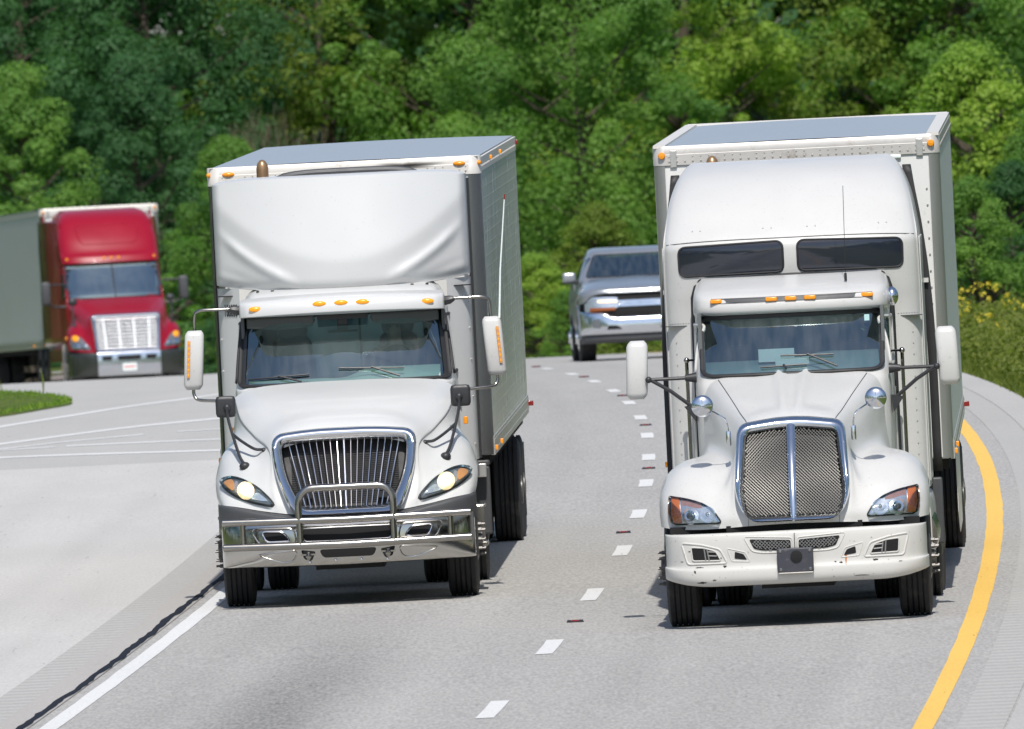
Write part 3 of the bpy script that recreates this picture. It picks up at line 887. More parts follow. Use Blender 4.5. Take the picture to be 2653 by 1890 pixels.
def trailer(root, y0, yawd, dx, H=4.06, W=1.3, L=16.15, post='post_dark', front='skirt', side='quilt', roof='roof_l', rail='alu_white', zb=1.22, lamp='oval', rr=.12, tandem=(12.2, 13.45), skirt=False, side_mat2=None):
    """a dry van body: the front wall is the part; roof, posts, rails, lamps and wheels are its sub-parts"""
    zt = H - .155
    def plan(inset=0.0, yb=L):
        q = []
        for i in range(9):
            t = math.pi / 2 * i / 8
            q.append((W - rr + (rr - inset) * math.sin(t), rr - (rr - inset) * math.cos(t)))
        return q
    b = MB(); PL = plan(.012)
    b.grid(np.array([[(-PL[0][0], PL[0][1], z), (-.4, PL[0][1], z), (0, PL[0][1], z), (.4, PL[0][1], z), (PL[0][0], PL[0][1], z)] for z in (zb, 1.8, 2.6, 3.4, zt)]))
    b.box(-W + .03, W - .03, L - .06, L, zb, zt)       # rear doors end
    b.box(-W + .05, W - .05, .2, L - .1, zb - .02, zb + .06)
    o = b.build('trailer', M[front], root)
    o.location = (dx, y0, 0); o.rotation_euler = (0, 0, R(-yawd))
    for s in (-1, 1):
        MB().box(min(s * (W - .02), s * W), max(s * (W - .02), s * W), rr, L, zb + .16, zt).build('side_panel', M[side_mat2 or side], o)
        p = MB(); pl = plan(); p.grid(np.array([[(s * x, y, z) for x, y in pl] for z in (zb - .01, zt + .02)])); p.build('corner_post', M[post], o)
        br = MB()
        br.box(min(s * (W - .03), s * (W + .008)), max(s * (W - .03), s * (W + .008)), rr * .8, L, zb - .02, zb + .16)
        for q in range(int(L / .16)):
            for zz in (zb + .03, zb + .125): br.ellip((s * (W + .008), rr + .1 + q * .16, zz), .008, .012, .012, 6, 3)
        br.build('base_rail', M['alu'], o)
        tr_ = MB().box(min(s * (W - .05), s * (W + .006)), max(s * (W - .05), s * (W + .006)), rr, L, zt, H - .02)
        for q in range(int(L / .25)): tr_.ellip((s * (W + .006), rr + .1 + q * .25, zt + .05), .007, .011, .011, 6, 3)
        tr_.build('top_rail', M[rail], o)
    # front header with rounded corners
    hd = MB(); pl = plan(-.006)
    full = [(-x, y) for x, y in reversed(pl)] + [(-.7, pl[0][1]), (0, pl[0][1]), (.7, pl[0][1])] + pl
    fr = [(zt - .02, .010), (zt - .02, 0), (zt + .075, 0), (zt + .08, .004), (H - .02, .004), (H, .018)]
    hd.grid(np.array([[(x * (1 - i_ * .0), y + i_, z) for x, y in full] for z, i_ in fr]))
    hd.build('front_rail', M[rail], o)
    rv = MB()
    for i in range(33):
        x = -W + .14 + i * (2 * W - .28) / 32
        rv.ellip((x, -.006, zt + .012), .011, .008, .011, 6, 3)
        if i % 4 != 2: rv.ellip((x, -.006, zt + .055), .008, .006, .008, 6, 3)
    for s in (-1, 1):
        for zz in (zt + .02, zt + .06, zt + .1): rv.ellip((s * (W - .20), -.006, zz), .012, .008, .012, 6, 3)
        for q in range(16): rv.ellip((s * (W - rr - .03), .006, zb + .2 + q * .15), .010, .008, .010, 6, 3)
    rv.build('rivets', M['rivet'], o)
    G = [[(x, y, H - .01 + .018 * (1 - (x / W) ** 2)) for x in np.linspace(-W + .02, W - .02, 9)] for y in np.linspace(.02, L - .02, 24)]
    MB().grid(np.array(G)).build('roof', M[roof], o)
    if lamp == 'oval':
        for s in (-1, 1):
            MB().ellip((s * (W - .20), -.010, H - .07), .06, .022, .023, 12, 6).build('marker_lamp', M['amber'], o)
            MB().ellip((s * (W - .01), .045, H - .07), .022, .026, .022, 10, 6).build('marker_lamp', M['amber'], o)
            for yy in (4.0, 8.2): MB().box(min(s * W, s * (W + .03)), max(s * W, s * (W + .03)), yy - .06, yy + .06, H - .09, H - .05).build('marker_lamp', M['amber'], o, bev=.006)
            MB().box(min(s * W, s * (W + .03)), max(s * W, s * (W + .03)), L - .25, L - .1, H - .10, H - .05).build('tail_marker', M['redlens'], o, bev=.006)
    else:
        for s in (-1, 1):
            MB().rev([(0, .033), (-.016, .033), (-.028, .026), (-.033, .0)], (s * (W - .075), -.008, H - .085), 'y', 18).build('marker_lamp', M['amber'], o)
            MB().box(s * (W - .18) - .03, s * (W - .18) + .03, -.014, .01, zt - .04, H - .04).build('corner_plate', M['alu'], o, bev=.005)
    for s in (-1, 1):
        for yy in (.35, 2.6): MB().box(min(s * W, s * (W + .035)), max(s * W, s * (W + .035)), yy - .06, yy + .06, zb + .02, zb + .07).build('side_marker', M['amber'], o, bev=.006)
        MB().box(min(s * (W - .1), s * (W + .06)), max(s * (W - .1), s * (W + .06)), L - .12, L - .04, zb + .05, zb + .1).build('tail_marker', M['redlens'], o, bev=.006)
        for yy in tandem: wheel(o, s * (W - .16), yy, side=s, dual=True)
        MB().box(s * .45 - .08, s * .45 + .08, 2.5, 2.66, .22, zb).box(s * .45 - .13, s * .45 + .13, 2.45, 2.71, .18, .22).build('landing_leg', M['frame'], o)
        MB().box(min(s * .7, s * 1.28), max(s * .7, s * 1.28), tandem[1] + .75, tandem[1] + .76, .2, .95).build('mud_flap', M['rubber'], o)
    fm = MB()
    for s in (-1, 1): fm.box(s * .5 - .06, s * .5 + .06, tandem[0] - 1.6, tandem[1] + 1.6, zb - .35, zb - .02)
    for yy in tandem: fm.tube([(-W + .2, yy, .52), (W - .2, yy, .52)], .065, 10)
    for q in range(28): fm.box(-W + .05, W - .05, .5 + q * .56, .56 + q * .56, zb - .12, zb - .021)
    fm.box(-.8, .8, .3, 1.9, zb - .13, zb - .10)
    fm.box(-1.15, 1.15, L - .1, L - .02, .5, .6)
    for s in (-1, 1): fm.box(s * .6 - .05, s * .6 + .05, L - .1, L - .03, .6, zb)
    fm.build('underframe', M['frame'], o)
    return o

def chassis(root, yl, ax_f, ax_r, tank=(2.0, 3.4), drive_side=True, zt=.95):
    c = MB()
    for s in (-1, 1): c.box(s * .42 - .05, s * .42 + .05, .5, yl, .70, zt)
    c.tube([(-.95, ax_f, .50), (-.6, ax_f, .43), (.6, ax_f, .43), (.95, ax_f, .50)], .07, 8)
    c.box(-.32, .32, .55, 1.5, .32, .8)
    c.box(-.5, .5, .25, .4, .42, .7)
    for a in ax_r: c.tube([(-.95, a, .52), (.95, a, .52)], .09, 10); c.ellip((0, a, .52), .26, .26, .24)
    c.box(-.75, .75, ax_r[0] - .4, ax_r[-1] + .5, zt, zt + .2)
    c.box(-.95, .95, 1.7, 3.5, .55, .80)
    c.tube([(.1, .6, .6), (.05, ax_r[0], .62)], .07, 8)
    c.build('chassis', M['frame'], root)

def soot_soft():
    m = pmat('soft_soot', (.03, .026, .022), .95)
    N, L = nodes_of(m); out = N['Material Output']; p = N['Principled BSDF']
    at = N.new('ShaderNodeAttribute'); at.attribute_name = 'tint'
    mu = N.new('ShaderNodeMath'); mu.operation = 'MULTIPLY'; mu.inputs[1].default_value = .9
    tr = N.new('ShaderNodeBsdfTransparent'); ms = N.new('ShaderNodeMixShader')
    L.new(at.outputs['Fac'], mu.inputs[0]); L.new(mu.outputs[0], ms.inputs[0]); L.new(tr.outputs[0], ms.inputs[1]); L.new(p.outputs[0], ms.inputs[2]); L.new(ms.outputs[0], out.inputs[0])
    return m
M['soot_soft'] = soot_soft()
M['glass_rear'] = glass_mat('rear_glass', (.42, .56, .62), .05)
# ------------------------------------------------------------------ left white truck
def left_truck():
    D0 = 195.1
    T = thing('semi_truck', 'white day cab semi truck with chrome grille guard and lit headlights, in the left lane', 'semi truck', (-1.605, D0, zroad(D0 + 1.1)), (0, 0, R(-.8)))
    rows = [
     [(0,.13,.855),(.35,.13,.855),(.50,.14,.86),(.62,.16,.875),(.80,.21,.905),(1.0,.29,.945),(1.14,.41,.965),(1.195,.62,.975),(1.19,.66,.97)],
     [(0,.20,1.0),(.35,.20,1.0),(.53,.20,1.0),(.645,.20,.99),(.81,.25,.99),(1.01,.34,1.01),(1.155,.48,1.03),(1.212,.68,1.04),(1.20,.72,1.04)],
     [(0,.30,1.22),(.35,.30,1.22),(.57,.29,1.20),(.67,.28,1.15),(.81,.32,1.12),(1.01,.45,1.14),(1.165,.60,1.13),(1.222,.79,1.12),(1.21,.83,1.12)],
     [(0,.46,1.635),(.35,.46,1.625),(.60,.46,1.56),(.69,.47,1.46),(.80,.50,1.345),(.98,.62,1.335),(1.13,.74,1.28),(1.22,.88,1.19),(1.21,.92,1.19)],
     [(0,.90,1.81),(.38,.90,1.795),(.68,.90,1.71),(.825,.89,1.595),(.90,.88,1.50),(1.03,.90,1.475),(1.155,.96,1.39),(1.222,1.02,1.22),(1.21,1.05,1.2)],
     [(0,1.35,1.945),(.42,1.35,1.93),(.80,1.35,1.865),(.955,1.33,1.745),(.995,1.30,1.62),(1.07,1.30,1.53),(1.165,1.30,1.40),(1.222,1.30,1.22),(1.21,1.33,1.2)],
     [(0,1.84,2.045),(.45,1.86,2.04),(.86,1.90,2.01),(1.02,1.94,1.93),(1.045,1.9,1.75),(1.07,1.85,1.55),(1.13,1.78,1.38),(1.19,1.72,1.2),(1.18,1.74,1.15)],
    ]
    for i_ in (3, 4, 5, 6):
        c3 = rows[i_][3]; rows[i_].insert(4, (c3[0] + .010, c3[1] + .004, c3[2] - .035)); rows[i_][3] = (c3[0] + .006, c3[1], c3[2] + .006)
    for i_ in (0, 1, 2):
        a_, b_ = rows[i_][3], rows[i_][4]; rows[i_].insert(4, tuple(a_[q] * .7 + b_[q] * .3 for q in range(3)))
    hood = MB().grid(net(mirror_rows(rows), 7))
    hb = hood.bvh()
    hole = [(-.60, 1.50), (.60, 1.50), (.60, 1.25), (.44, .90), (-.44, .90), (-.60, 1.25)]
    full_bvh = hb
    hood.cut(lambda x, y, z: inside(hole, x, z) and y < .6)
    hood.build('hood', M['white'], T, 60)
    # grille surround
    sy = lambda z: .06 + (z - .84) / .78 * .38
    outer = rpoly([(-.685, 1.60), (-.3, 1.645), (.3, 1.645), (.685, 1.60), (.655, 1.22), (.50, .835), (-.50, .835), (-.655, 1.22)], [.13, .5, .5, .13, .4, .13, .13, .4], 6, 6)
    inner = rpoly([(-.575, 1.50), (-.3, 1.52), (.3, 1.52), (.575, 1.50), (.545, 1.22), (.405, .915), (-.405, .915), (-.545, 1.22)], [.05, .4, .4, .05, .3, .07, .07, .3], 6, 6)
    L_ = []
    for f, dy in ((0, .10), (.0, .0), (.06, -.045), (.25, -.075), (.5, -.065), (.78, -.035), (1.0, .0), (1.0, .07)):
        L_.append([(a[0] + (b[0] - a[0]) * f, sy(a[1] + (b[1] - a[1]) * f) + dy, a[1] + (b[1] - a[1]) * f) for a, b in zip(outer, inner)])
    MB().grid(np.array(L_), wrap=True).build('grille_surround', M['chrome'], T, 70)
    g = MB()
    for i in range(-8, 9):
        if i == 0: continue
        xt, xb = .555 * i / 8.6, .40 * i / 8.6
        g.tube([(xt + (xb - xt) * t, sy(1.52 - .62 * t) + .015, 1.52 - .62 * t) for t in [0, .33, .66, 1]], .0048, 6)
    g.tube([(0, sy(z) + .012, z) for z in (1.53, 1.3, 1.1, .9)], .0125, 10)
    g.build('grille_bars', M['chrome'], T)
    rb = MB().add([(-.62, sy(1.6) + .14, 1.6), (.62, sy(1.6) + .14, 1.6), (.48, sy(.85) + .14, .85), (-.48, sy(.85) + .14, .85)], [(0, 1, 2, 3)])
    for zz in np.linspace(.95, 1.45, 26): rb.box(-.5, .5, sy(zz) + .12, sy(zz) + .13, zz, zz + .004)
    for (x, z, w_) in ((-.37, 1.0, .05), (.30, .98, .09), (-.15, .93, .02), (.17, .93, .02)): rb.box(x, x + w_, sy(z) + .06, sy(z) + .12, z, z + .05)
    rb.build('radiator_screen', M['rubber'], T)
    # headlights
    for s in (1, -1):
        f = (lambda o: o) if s == 1 else mx
        ol = closed_cr([(.675, .955), (.80, .965), (.94, 1.005), (1.07, 1.07), (1.145, 1.14), (1.135, 1.19), (1.04, 1.21), (.92, 1.175), (.79, 1.09)], 5)
        h = patch(MB(), f(ol), hb, .010, .03, lift=.012).build('headlight', M['lamp_dark'], T)
        rim(MB(), f(ol), hb, .011, .006).build('bezel', M['blackp'], h)
        patch(MB(), f(closed_cr([(1.03, 1.14), (1.045, 1.185), (1.085, 1.187), (1.122, 1.168), (1.118, 1.138), (1.07, 1.10), (1.04, 1.09)], 4)), hb, .024, .01).build('turn_signal', M['orange'], h)
        patch(MB(), f(closed_cr([(.99, 1.06), (1.03, 1.09), (1.028, 1.165), (1.0, 1.17), (.99, 1.12)], 4)), hb, .022, .01).build('side_reflector', M['reflector'], h)
        patch(MB(), f(circ(.925, 1.085, .080)), hb, .028, .012, lift=.012).build('lamp_rim', M['lampwarm'], h)
        patch(MB(), f(circ(.925, 1.085, .052)), hb, .034, .012, lift=.016).build('lamp', M['lamp'], h)
        patch(MB(), f(closed_cr([(.73, .985), (.84, 1.0), (.88, 1.02), (.835, 1.06), (.79, 1.05)], 4)), hb, .024, .01).build('low_reflector', M['reflector'], h)
        patch(MB(), f([( .91 + (x - .91) * .98, 1.085 + (z - 1.085) * .98) for x, z in ol]), hb, .05, .02, lift=.03).build('lens', M['lens'], h)
    # dark band between fenders and bumper
    def bplan(x): return .02 + .30 * max(0, (x - .35) / .85) ** 2.2
    xb = [.0, .25, .42, .6, .8, 1.0, 1.12, 1.185, 1.205]
    yb = [.06, .06, .07, .09, .15, .235, .33, .46, .62]
    zt = [.83, .83, .835, .855, .89, .93, .95, .96, .965]
    b = MB().grid(net(mirror_rows([[(x, y + .05, z + .01) for x, y, z in zip(xb, yb, zt)], [(x, y, z - .01) for x, y, z in zip(xb, yb, zt)], [(x, y - .01, z - .035 - .05 * (i > 3)) for i, (x, y, z) in enumerate(zip(xb, yb, zt))],
                                   [(x, y + .0, .80) for x, y, z in zip(xb, yb, zt)], [(x, y + .03, .74) for x, y, z in zip(xb, yb, zt)]]), 4))
    b.build('bumper_filler', M['greyp'], T)
    # chrome bumper
    px = [0, .3, .55, .78, .95, 1.07, 1.145, 1.178, 1.18]
    py = [0, 0, .01, .04, .10, .18, .29, .46, .75]
    pr = [(.375, .10), (.372, .04), (.40, .005), (.46, -.012), (.56, -.02), (.68, -.015), (.755, 0), (.785, .02), (.79, .09)]
    bm_ = MB().grid(net(mirror_rows([[(x, y + dy, z + .012 * x) for x, y in zip(px, py)] for z, dy in pr]), 6))
    bb = bm_.bvh()
    bump = bm_.build('bumper', M['chrome_bumper'], T, 60)
    patch(MB(), rpoly([(-.43, .725), (.43, .725), (.40, .605), (-.40, .605)], .03), bb, .004, .01).build('air_slot', M['void'], bump)  # dark patch laid on the bumper, painting the shade of a recess
    patch(MB(), rpoly([(-.27, .525), (.27, .525), (.235, .448), (-.235, .448)], .035), bb, .004, .01).build('air_slot', M['void'], bump)
    rim(MB(), rpoly([(-.43, .725), (.43, .725), (.40, .605), (-.40, .605)], .03), bb, .006, .004).build('slot_edge', M['chrome'], bump)
    for s in (1, -1):
        f = (lambda o: o) if s == 1 else mx
        fo = rpoly([(.53, .615), (.60, .705), (.80, .715), (.755, .615)], .04)
        patch(MB(), f(fo), bb, .004, .01).build('fog_opening', M['void'], bump)
        rim(MB(), f(fo), bb, .010, .004).build('slot_edge', M['chrome'], bump)
        rim(MB(), f(rpoly([(.47, .59), (.50, .735), (.90, .745), (.82, .59)], .06)), bb, .008, .0).build('pressed_ridge', M['chrome_bumper'], bump)
        rim(MB(), f(rpoly([(.47, .53), (.50, .43), (.62, .415), (.86, .50)], .06)), bb, .007, .0).build('pressed_ridge', M['chrome_bumper'], bump)
        ho = rpoly([(.30, .51), (.44, .53), (.41, .44), (.34, .425)], .02)
        patch(MB(), f(ho), bb, .004, .01).build('hook_opening', M['void'], bump)
        MB().tube([(s * .37, -.03, .50), (s * .375, -.055, .47), (s * .37, -.03, .44)], .018, 8).ellip((s * .37, -.05, .468), .028, .02, .028, 10, 6).box(s * .37 - .07, s * .37 + .07, -.02, -.005, .475, .49).build('tow_hook', M['steel'], bump)
        for (x, z) in ((.48, .715), (.12, .42), (.36, .41)): MB().ellip((s * x, -.018, z), .014, .01, .014, 8, 4).build('bolt', M['chrome'], bump)
    # grille guard
    gy = lambda x: -.165 + .07 * (abs(x) / 1.14) ** 2
    gb = MB()
    for z, r_ in ((.800, .035), (.570, .035)):
        gb.tube([(x, gy(x), z + .012 * abs(x)) for x in np.linspace(-1.15, 1.15, 15)], r_, 14)
        for s in (-1, 1): gb.ellip((s * 1.15, gy(1.15), z + .014), .012, .03, .03, 12, 6)
    for s in (-1, 1):
        gb.tube([(s * .435, gy(.435), .582), (s * .435, gy(.435), .80)], .032, 12)
        gb.tube([(s * .965, gy(.965) + .004, .585), (s * .965, gy(.965) + .004, .81)], .028, 12)
        gb.tube([(s * .435, gy(.435) + .03, .66), (s * .435, .0, .66)], .022, 8)
    hoop = []
    for s in (-1, 1):
        arc = [(s * .44, gy(.44), .80), (s * .442, gy(.44), .93)] + [(s * (.30 + .142 * math.cos(t)), gy(.4), .958 + .145 * math.sin(t)) for t in np.linspace(.05, math.pi / 2, 8)]
        hoop = hoop + (arc if s == -1 else arc[::-1])
    gb.tube(hoop, .034, 14)
    gb.build('grille_guard', M['steel'], T)
    # cab
    shell = MB().grid(cab_shell([(1.0, 1.95, 1.03, 3.55), (1.5, 1.95, 1.035, 3.55), (1.93, 1.88, 1.035, 3.55), (2.03, 1.93, 1.02, 3.55), (2.3, 2.14, .998, 3.55), (2.62, 2.38, .967, 3.5), (2.72, 2.48, .955, 3.45), (2.86, 2.70, .90, 3.4), (2.93, 3.1, .80, 3.35)]))
    ws = rpoly([(-.935, 2.665), (.935, 2.665), (.985, 2.02), (-.985, 2.02)], .05, 6, 10)
    wb, _ = windshield(T, shell, ws, M['glass'], M['rubber'], .024)
    # rear window opening
    shell.build('cab', M['white'], T, 60)
    bl = [(x * .955, 2.345 + (z - 2.345) * .93) for x, z in ws]
    ms = MB()      # black frit along the glass edge
    for po, pi in zip([ws], [bl]):
        G_ = []
        for f in (0, .5, 1): G_.append([tuple(hit(wb, a[0] + (c[0] - a[0]) * f, a[1] + (c[1] - a[1]) * f)[0] + Vector((0, -.006, 0))) for a, c in zip(po, pi)])
        ms.grid(np.array(G_), wrap=True)
    ms.build('glass_border', M['blackp'], T)
    # visor
    vx = [0, .35, .65, .85, .93, .965, .965]
    vy = [2.02, 2.03, 2.07, 2.13, 2.19, 2.27, 2.5]
    V_ = [[(x, y + .10, 2.665 - .0) for x, y in zip(vx, vy)], [(x, y + .015, 2.685 - .02 * (x / .96) ** 2) for x, y in zip(vx, vy)], [(x, y, 2.70 - .018 * (x / .96) ** 2) for x, y in zip(vx, vy)], [(x, y + .01, 2.76 - .012 * (x / .96) ** 2) for x, y in zip(vx, vy)],
          [(x, y + .045, 2.815 - .02 * (x / .96) ** 2) for x, y in zip(vx, vy)], [(x * .99, y + .13, 2.838 - .025 * (x / .96) ** 2) for x, y in zip(vx, vy)], [(x * .97, y + .45, 2.86 - .025 * (x / .96) ** 2) for x, y in zip(vx, vy)]]
    vis = MB().grid(net(mirror_rows(V_), 6)); vb = vis.bvh()
    vis_o = vis.build('sun_visor', M['white'], T, 60)
    for x, z in ((-.806, 2.745), (-.203, 2.77), (0, 2.772), (.203, 2.77), (.806, 2.745)):
        l, n = hit(vb, x, z); MB().ellip(tuple(l), .066, .022, .026, 16, 8).build('clearance_lamp', M['amber_glow'], vis_o)
    # interior
    it = MB().box(-.93, .93, 3.30, 3.34, 1.2, 2.05).box(-.93, -.42, 3.30, 3.34, 2.05, 2.70).box(.42, .93, 3.30, 3.34, 2.05, 2.38).box(.74, .93, 3.30, 3.34, 2.38, 2.70).box(-.42, .74, 3.30, 3.34, 2.62, 2.75)
    it.box(-.93, .93, 2.0, 3.3, 1.2, 1.24).box(-.96, -.93, 2.5, 3.34, 1.2, 2.7).box(.93, .96, 2.5, 3.34, 1.2, 2.7).box(-.9, .9, 2.45, 3.34, 2.70, 2.72)
    it.build('cab_interior', M['trim_in'], T)
    MB().box(-.42, .74, 3.315, 3.322, 2.05, 2.62).build('rear_window', M['glass_rear'], T)
    MB().box(.13, .15, 3.29, 3.312, 2.05, 2.62).build('rear_window_bar', M['trim_in'], T)
    d = MB()
    d.grid(net([[(x, 1.92 + .14 * x * x, 1.97) for x in np.linspace(-.9, .9, 9)], [(x, 2.05 + .1 * x * x, 2.055 + (.03 if x > .1 else .0)) for x in np.linspace(-.9, .9, 9)], [(x, 2.35, 2.06 + (.085 if x > .05 else 0)) for x in np.linspace(-.9, .9, 9)], [(x, 2.5, 2.0 + (.05 if x > .05 else 0)) for x in np.linspace(-.9, .9, 9)], [(x, 2.52, 1.6) for x in np.linspace(-.9, .9, 9)]], 5))
    d.build('dashboard', M['dash'], T)
    for s in (-1, 1):
        st = MB(); soft_box(st, s * .5, 3.1, 2.08, .52, .2, .80, .08, 5, .66)
        soft_box(st, s * .5, 3.08, 2.53, .30, .13, .17, .05)
        soft_box(st, s * .5, 2.85, 1.65, .54, .55, .16, .06)
        st.build('seat', M['seat'], T)
    MB().tube([(.47 + .2 * math.cos(t), 2.57 + .09 * math.sin(t), 2.02 + .16 * math.sin(t)) for t in np.linspace(0, 6.283, 25)[:-1]], .015, 8, closed=True).build('steering_wheel', M['rubber'], T)
    MB().box(-.24, .24, 2.30, 2.40, 2.61, 2.66).box(-.05, .05, 2.33, 2.37, 2.50, 2.62).box(-.14, .14, 2.34, 2.36, 2.485, 2.51).build('dash_camera', M['blackp'], T, bev=.008)
    for s in (-1, 1):
        MB().grid(net([[(s * (.26 + .32 * t), 2.38 + .05 * t, 2.655) for t in (0, .5, 1, 1.5, 2)], [(s * (.28 + .31 * t), 2.37 + .05 * t, 2.56 - .02 * t * (2 - t)) for t in (0, .5, 1, 1.5, 2)]], 4)).build('sunshade', M['trim_in'], T, solid=.02)
    # door windows, door seam, wipers
    cb = MB().grid(cab_shell([(1.0, 1.95, 1.03, 3.55), (1.5, 1.95, 1.035, 3.55), (1.93, 1.88, 1.035, 3.55), (2.03, 1.93, 1.02, 3.55), (2.3, 2.14, .998, 3.55), (2.62, 2.38, .967, 3.5), (2.72, 2.48, .955, 3.45)])).bvh()
    for s in (-1, 1):
        o_ = rpoly([(2.35, 2.06), (2.68, 2.60), (3.35, 2.60), (3.35, 2.06)], .06)
        w_ = patch(MB(), o_, cb, .006, .01, axis='x', side=s).build('door_window', M['tint'], T)
        rim(MB(), o_, cb, .016, .006, 'x', s).build('window_seal', M['rubber'], w_)
        MB().box(min(s * 1.04, s * 1.075), max(s * 1.04, s * 1.075), 3.2, 3.36, 1.82, 1.86).build('door_handle', M['blackp'], T, bev=.008)
        MB().tube([(s * 1.06, 3.48, 1.3), (s * 1.09, 3.48, 1.35), (s * 1.09, 3.48, 2.2), (s * 1.06, 3.48, 2.25)], .016, 8).build('grab_handle', M['chrome'], T)
    wiper(T, wb, (-.90, 2.075), (-.33, 2.10), (-.40, 2.03)); wiper(T, wb, (-.05, 2.145), (.56, 2.12), (.52, 2.04))
    # roof fairing
    X = np.linspace(-1.185, 1.185, 121); Z = np.linspace(0, 1, 96)
    def fair(x, t):
        ax = abs(x); q = min(1, ax / 1.185)
        zb = 2.86 + .10 * q ** 2; ztp = 3.945 - .035 * q ** 6
        z = zb + (ztp - zb) * t
        zc = 3.15 + .60 * q ** 2.0
        up = z - zc
        sp = .022 * math.log(1 + math.exp(min(40, up / .022)))
        y = 2.84 + .52 * q ** 2.2 + sp * .30 - .05 * (z - zb)
        y -= .038 * math.exp(-((z - (zc - .27)) / .062) ** 2) * max(0, min(1, (q - .33) / .18)) * max(0, min(1, (1.0 - q) / .16))
        y += .06 * math.exp(-((z - zb) / .06) ** 2)
        y += .012 * math.exp(-(((ax - .93) / .20) ** 2 + ((z - (zb + .10 + .22 * (ax - .93))) / .05) ** 2))
        y += .06 * max(0, (q - .955) / .045) ** 2
        return (x, y, z)
    fo_ = MB().grid(np.array([[fair(x, t) for x in X] for t in Z]))
    top = [fair(x, 1) for x in X]
    fo_.grid(np.array([top, [(x * .995, y + .03, z + .012) for x, y, z in top], [(x * .985, 3.75, z + .02) for x, y, z in top]]))
    for s in (-1, 1):
        e = [fair(s * 1.185, t) for t in Z]
        fo_.grid(np.array([e, [(x + s * .012, y + .05, z) for x, y, z in e], [(x + s * .015, 3.95, z) for x, y, z in e]]))
    bot = [fair(x, 0) for x in X]
    fo_.grid(np.array([bot, [(x, y + .25, z - .01) for x, y, z in bot]]))
    fairing = fo_.build('roof_fairing', M['white'], T, 50, merge=True)
    for s in (-1, 1):
        MB().tube([(s * .66, 2.95, 2.80), (s * .66, 2.93, 2.90)], .016, 6).tube([(s * .80, 3.0, 2.80), (s * .80, 2.98, 2.90)], .014, 6).build('fairing_bracket', M['blackp'], fairing)
        cowl = MB().grid(net([[(s * a, y, z) for a, y in ((.98, 3.22), (1.06, 3.32), (1.13, 3.42), (1.18, 3.52), (1.197, 3.66), (1.2, 4.1))] for z in (1.20, 1.5, 2.0, 2.5, 2.86, 2.93)], 5))
        co = cowl.build('side_extender', M['white'], T, 60)
        MB().box(min(s * 1.19, s * 1.222), max(s * 1.19, s * 1.222), 3.95, 4.14, 1.20, 3.86).build('rubber_edge', M['rubber'], co)
        MB().box(min(s * 1.02, s * 1.21), max(s * 1.02, s * 1.21), 3.30, 3.42, 2.853, 2.862).build('seam', M['void'], co)
        for zz in (1.35, 1.8, 2.15, 2.45, 2.7): MB().ellip((s * 1.176, 3.50, zz), .012, .012, .012, 8, 4).build('fastener', M['alu'], co)
    MB().tube([(x, 3.6, 3.985 - .05 * (abs(x - .08) / .7) ** 4) for x in np.linspace(-.62, .78, 14)], [.012] + [.034] * 12 + [.012], 8).build('fairing_trim', M['greyp'], T)
    text_obj('unit_number', '166050', .165, (-1.137, 3.414, 2.665), M['ink'], T, .44, (R(90), 0, R(-53)))
    # mirrors
    for s in (-1, 1):
        m_ = MB(); soft_box(m_, 0, 0, 0, .18, .16, .555, .05, 5)
        m_.v = [(s * 1.415 + x + s * .018 * (-z / .27), 2.36 + y + .03 * (z / .28) ** 2, 2.29 + z) for x, y, z in m_.v]
        mi = m_.build('mirror', M['white_worn'], T, 60)
        gl = MB().box(-.075, .075, .0, .01, -.24, .24); gl.v = [(s * 1.415 + x + s * .018 * (-z / .27), 2.44 + y, 2.29 + z) for x, y, z in gl.v]; gl.build('mirror_glass', M['chrome'], mi)
        st = MB().box(-.014, .014, -.006, .006, -.175, .175); st.v = [(s * 1.462 + x + s * .018 * (-z / .27), 2.288 + y + .0, 2.30 + z) for x, y, z in st.v]; st = st.build('side_signal', M['orange'], mi, bev=.004)
        for q in range(7):
            zz = -.15 + q * .05; MB().ellip((s * 1.462 + s * .018 * (-zz / .27), 2.282, 2.30 + zz), .009, .006, .012, 8, 4).build('signal_bulb', M['amber_glow'], mi)
        MB().tube(fat([(s * 1.0, 2.30, 2.755), (s * 1.2, 2.30, 2.757), (s * 1.33, 2.31, 2.755), (s * 1.385, 2.33, 2.72), (s * 1.395, 2.36, 2.60), (s * 1.395, 2.36, 2.55)], 5), .0155, 10).build('mirror_arm', M['steel'], mi)
        MB().tube(fat([(s * 1.43, 2.38, 2.03), (s * 1.43, 2.38, 1.97), (s * 1.40, 2.36, 1.92), (s * 1.30, 2.32, 1.905), (s * 1.04, 2.25, 1.89)], 5), .0155, 10).build('mirror_arm', M['steel'], mi)
        MB().tube([(s * .95, 2.33, 2.735), (s * 1.02, 2.30, 2.745), (s * 1.06, 2.30, 2.755)], [.045, .04, .022], 8).build('arm_socket', M['blackp'], mi)
        h = MB(); soft_box(h, s * 1.098, .93, 1.872, .188, .09, .20, .035, 5)
        hm = h.build('hood_mirror', M['blackp'], T, 60)
        fy1 = hit(full_bvh, s * .937, 1.33)[0].y; fy2 = hit(full_bvh, s * .757, 1.46)[0].y
        MB().ellip((s * 1.085, .875, 1.865), .034, .03, .034, 12, 6).tube(fat([(s * 1.085, .86, 1.86), (s * 1.082, .85, 1.78), (s * 1.05, .80, 1.64), (s * .985, fy1 + .05, 1.42), (s * .940, fy1 - .01, 1.335)], 4), .0145, 8).tube(fat([(s * 1.045, .79, 1.62), (s * .96, .70, 1.55), (s * .84, fy2 - .03, 1.475), (s * .76, fy2 - .01, 1.465)], 4), .0145, 8).ellip((s * .752, fy2 - .01, 1.462), .022, .03, .022, 10, 6).build('mirror_stalk', M['blackp'], hm)
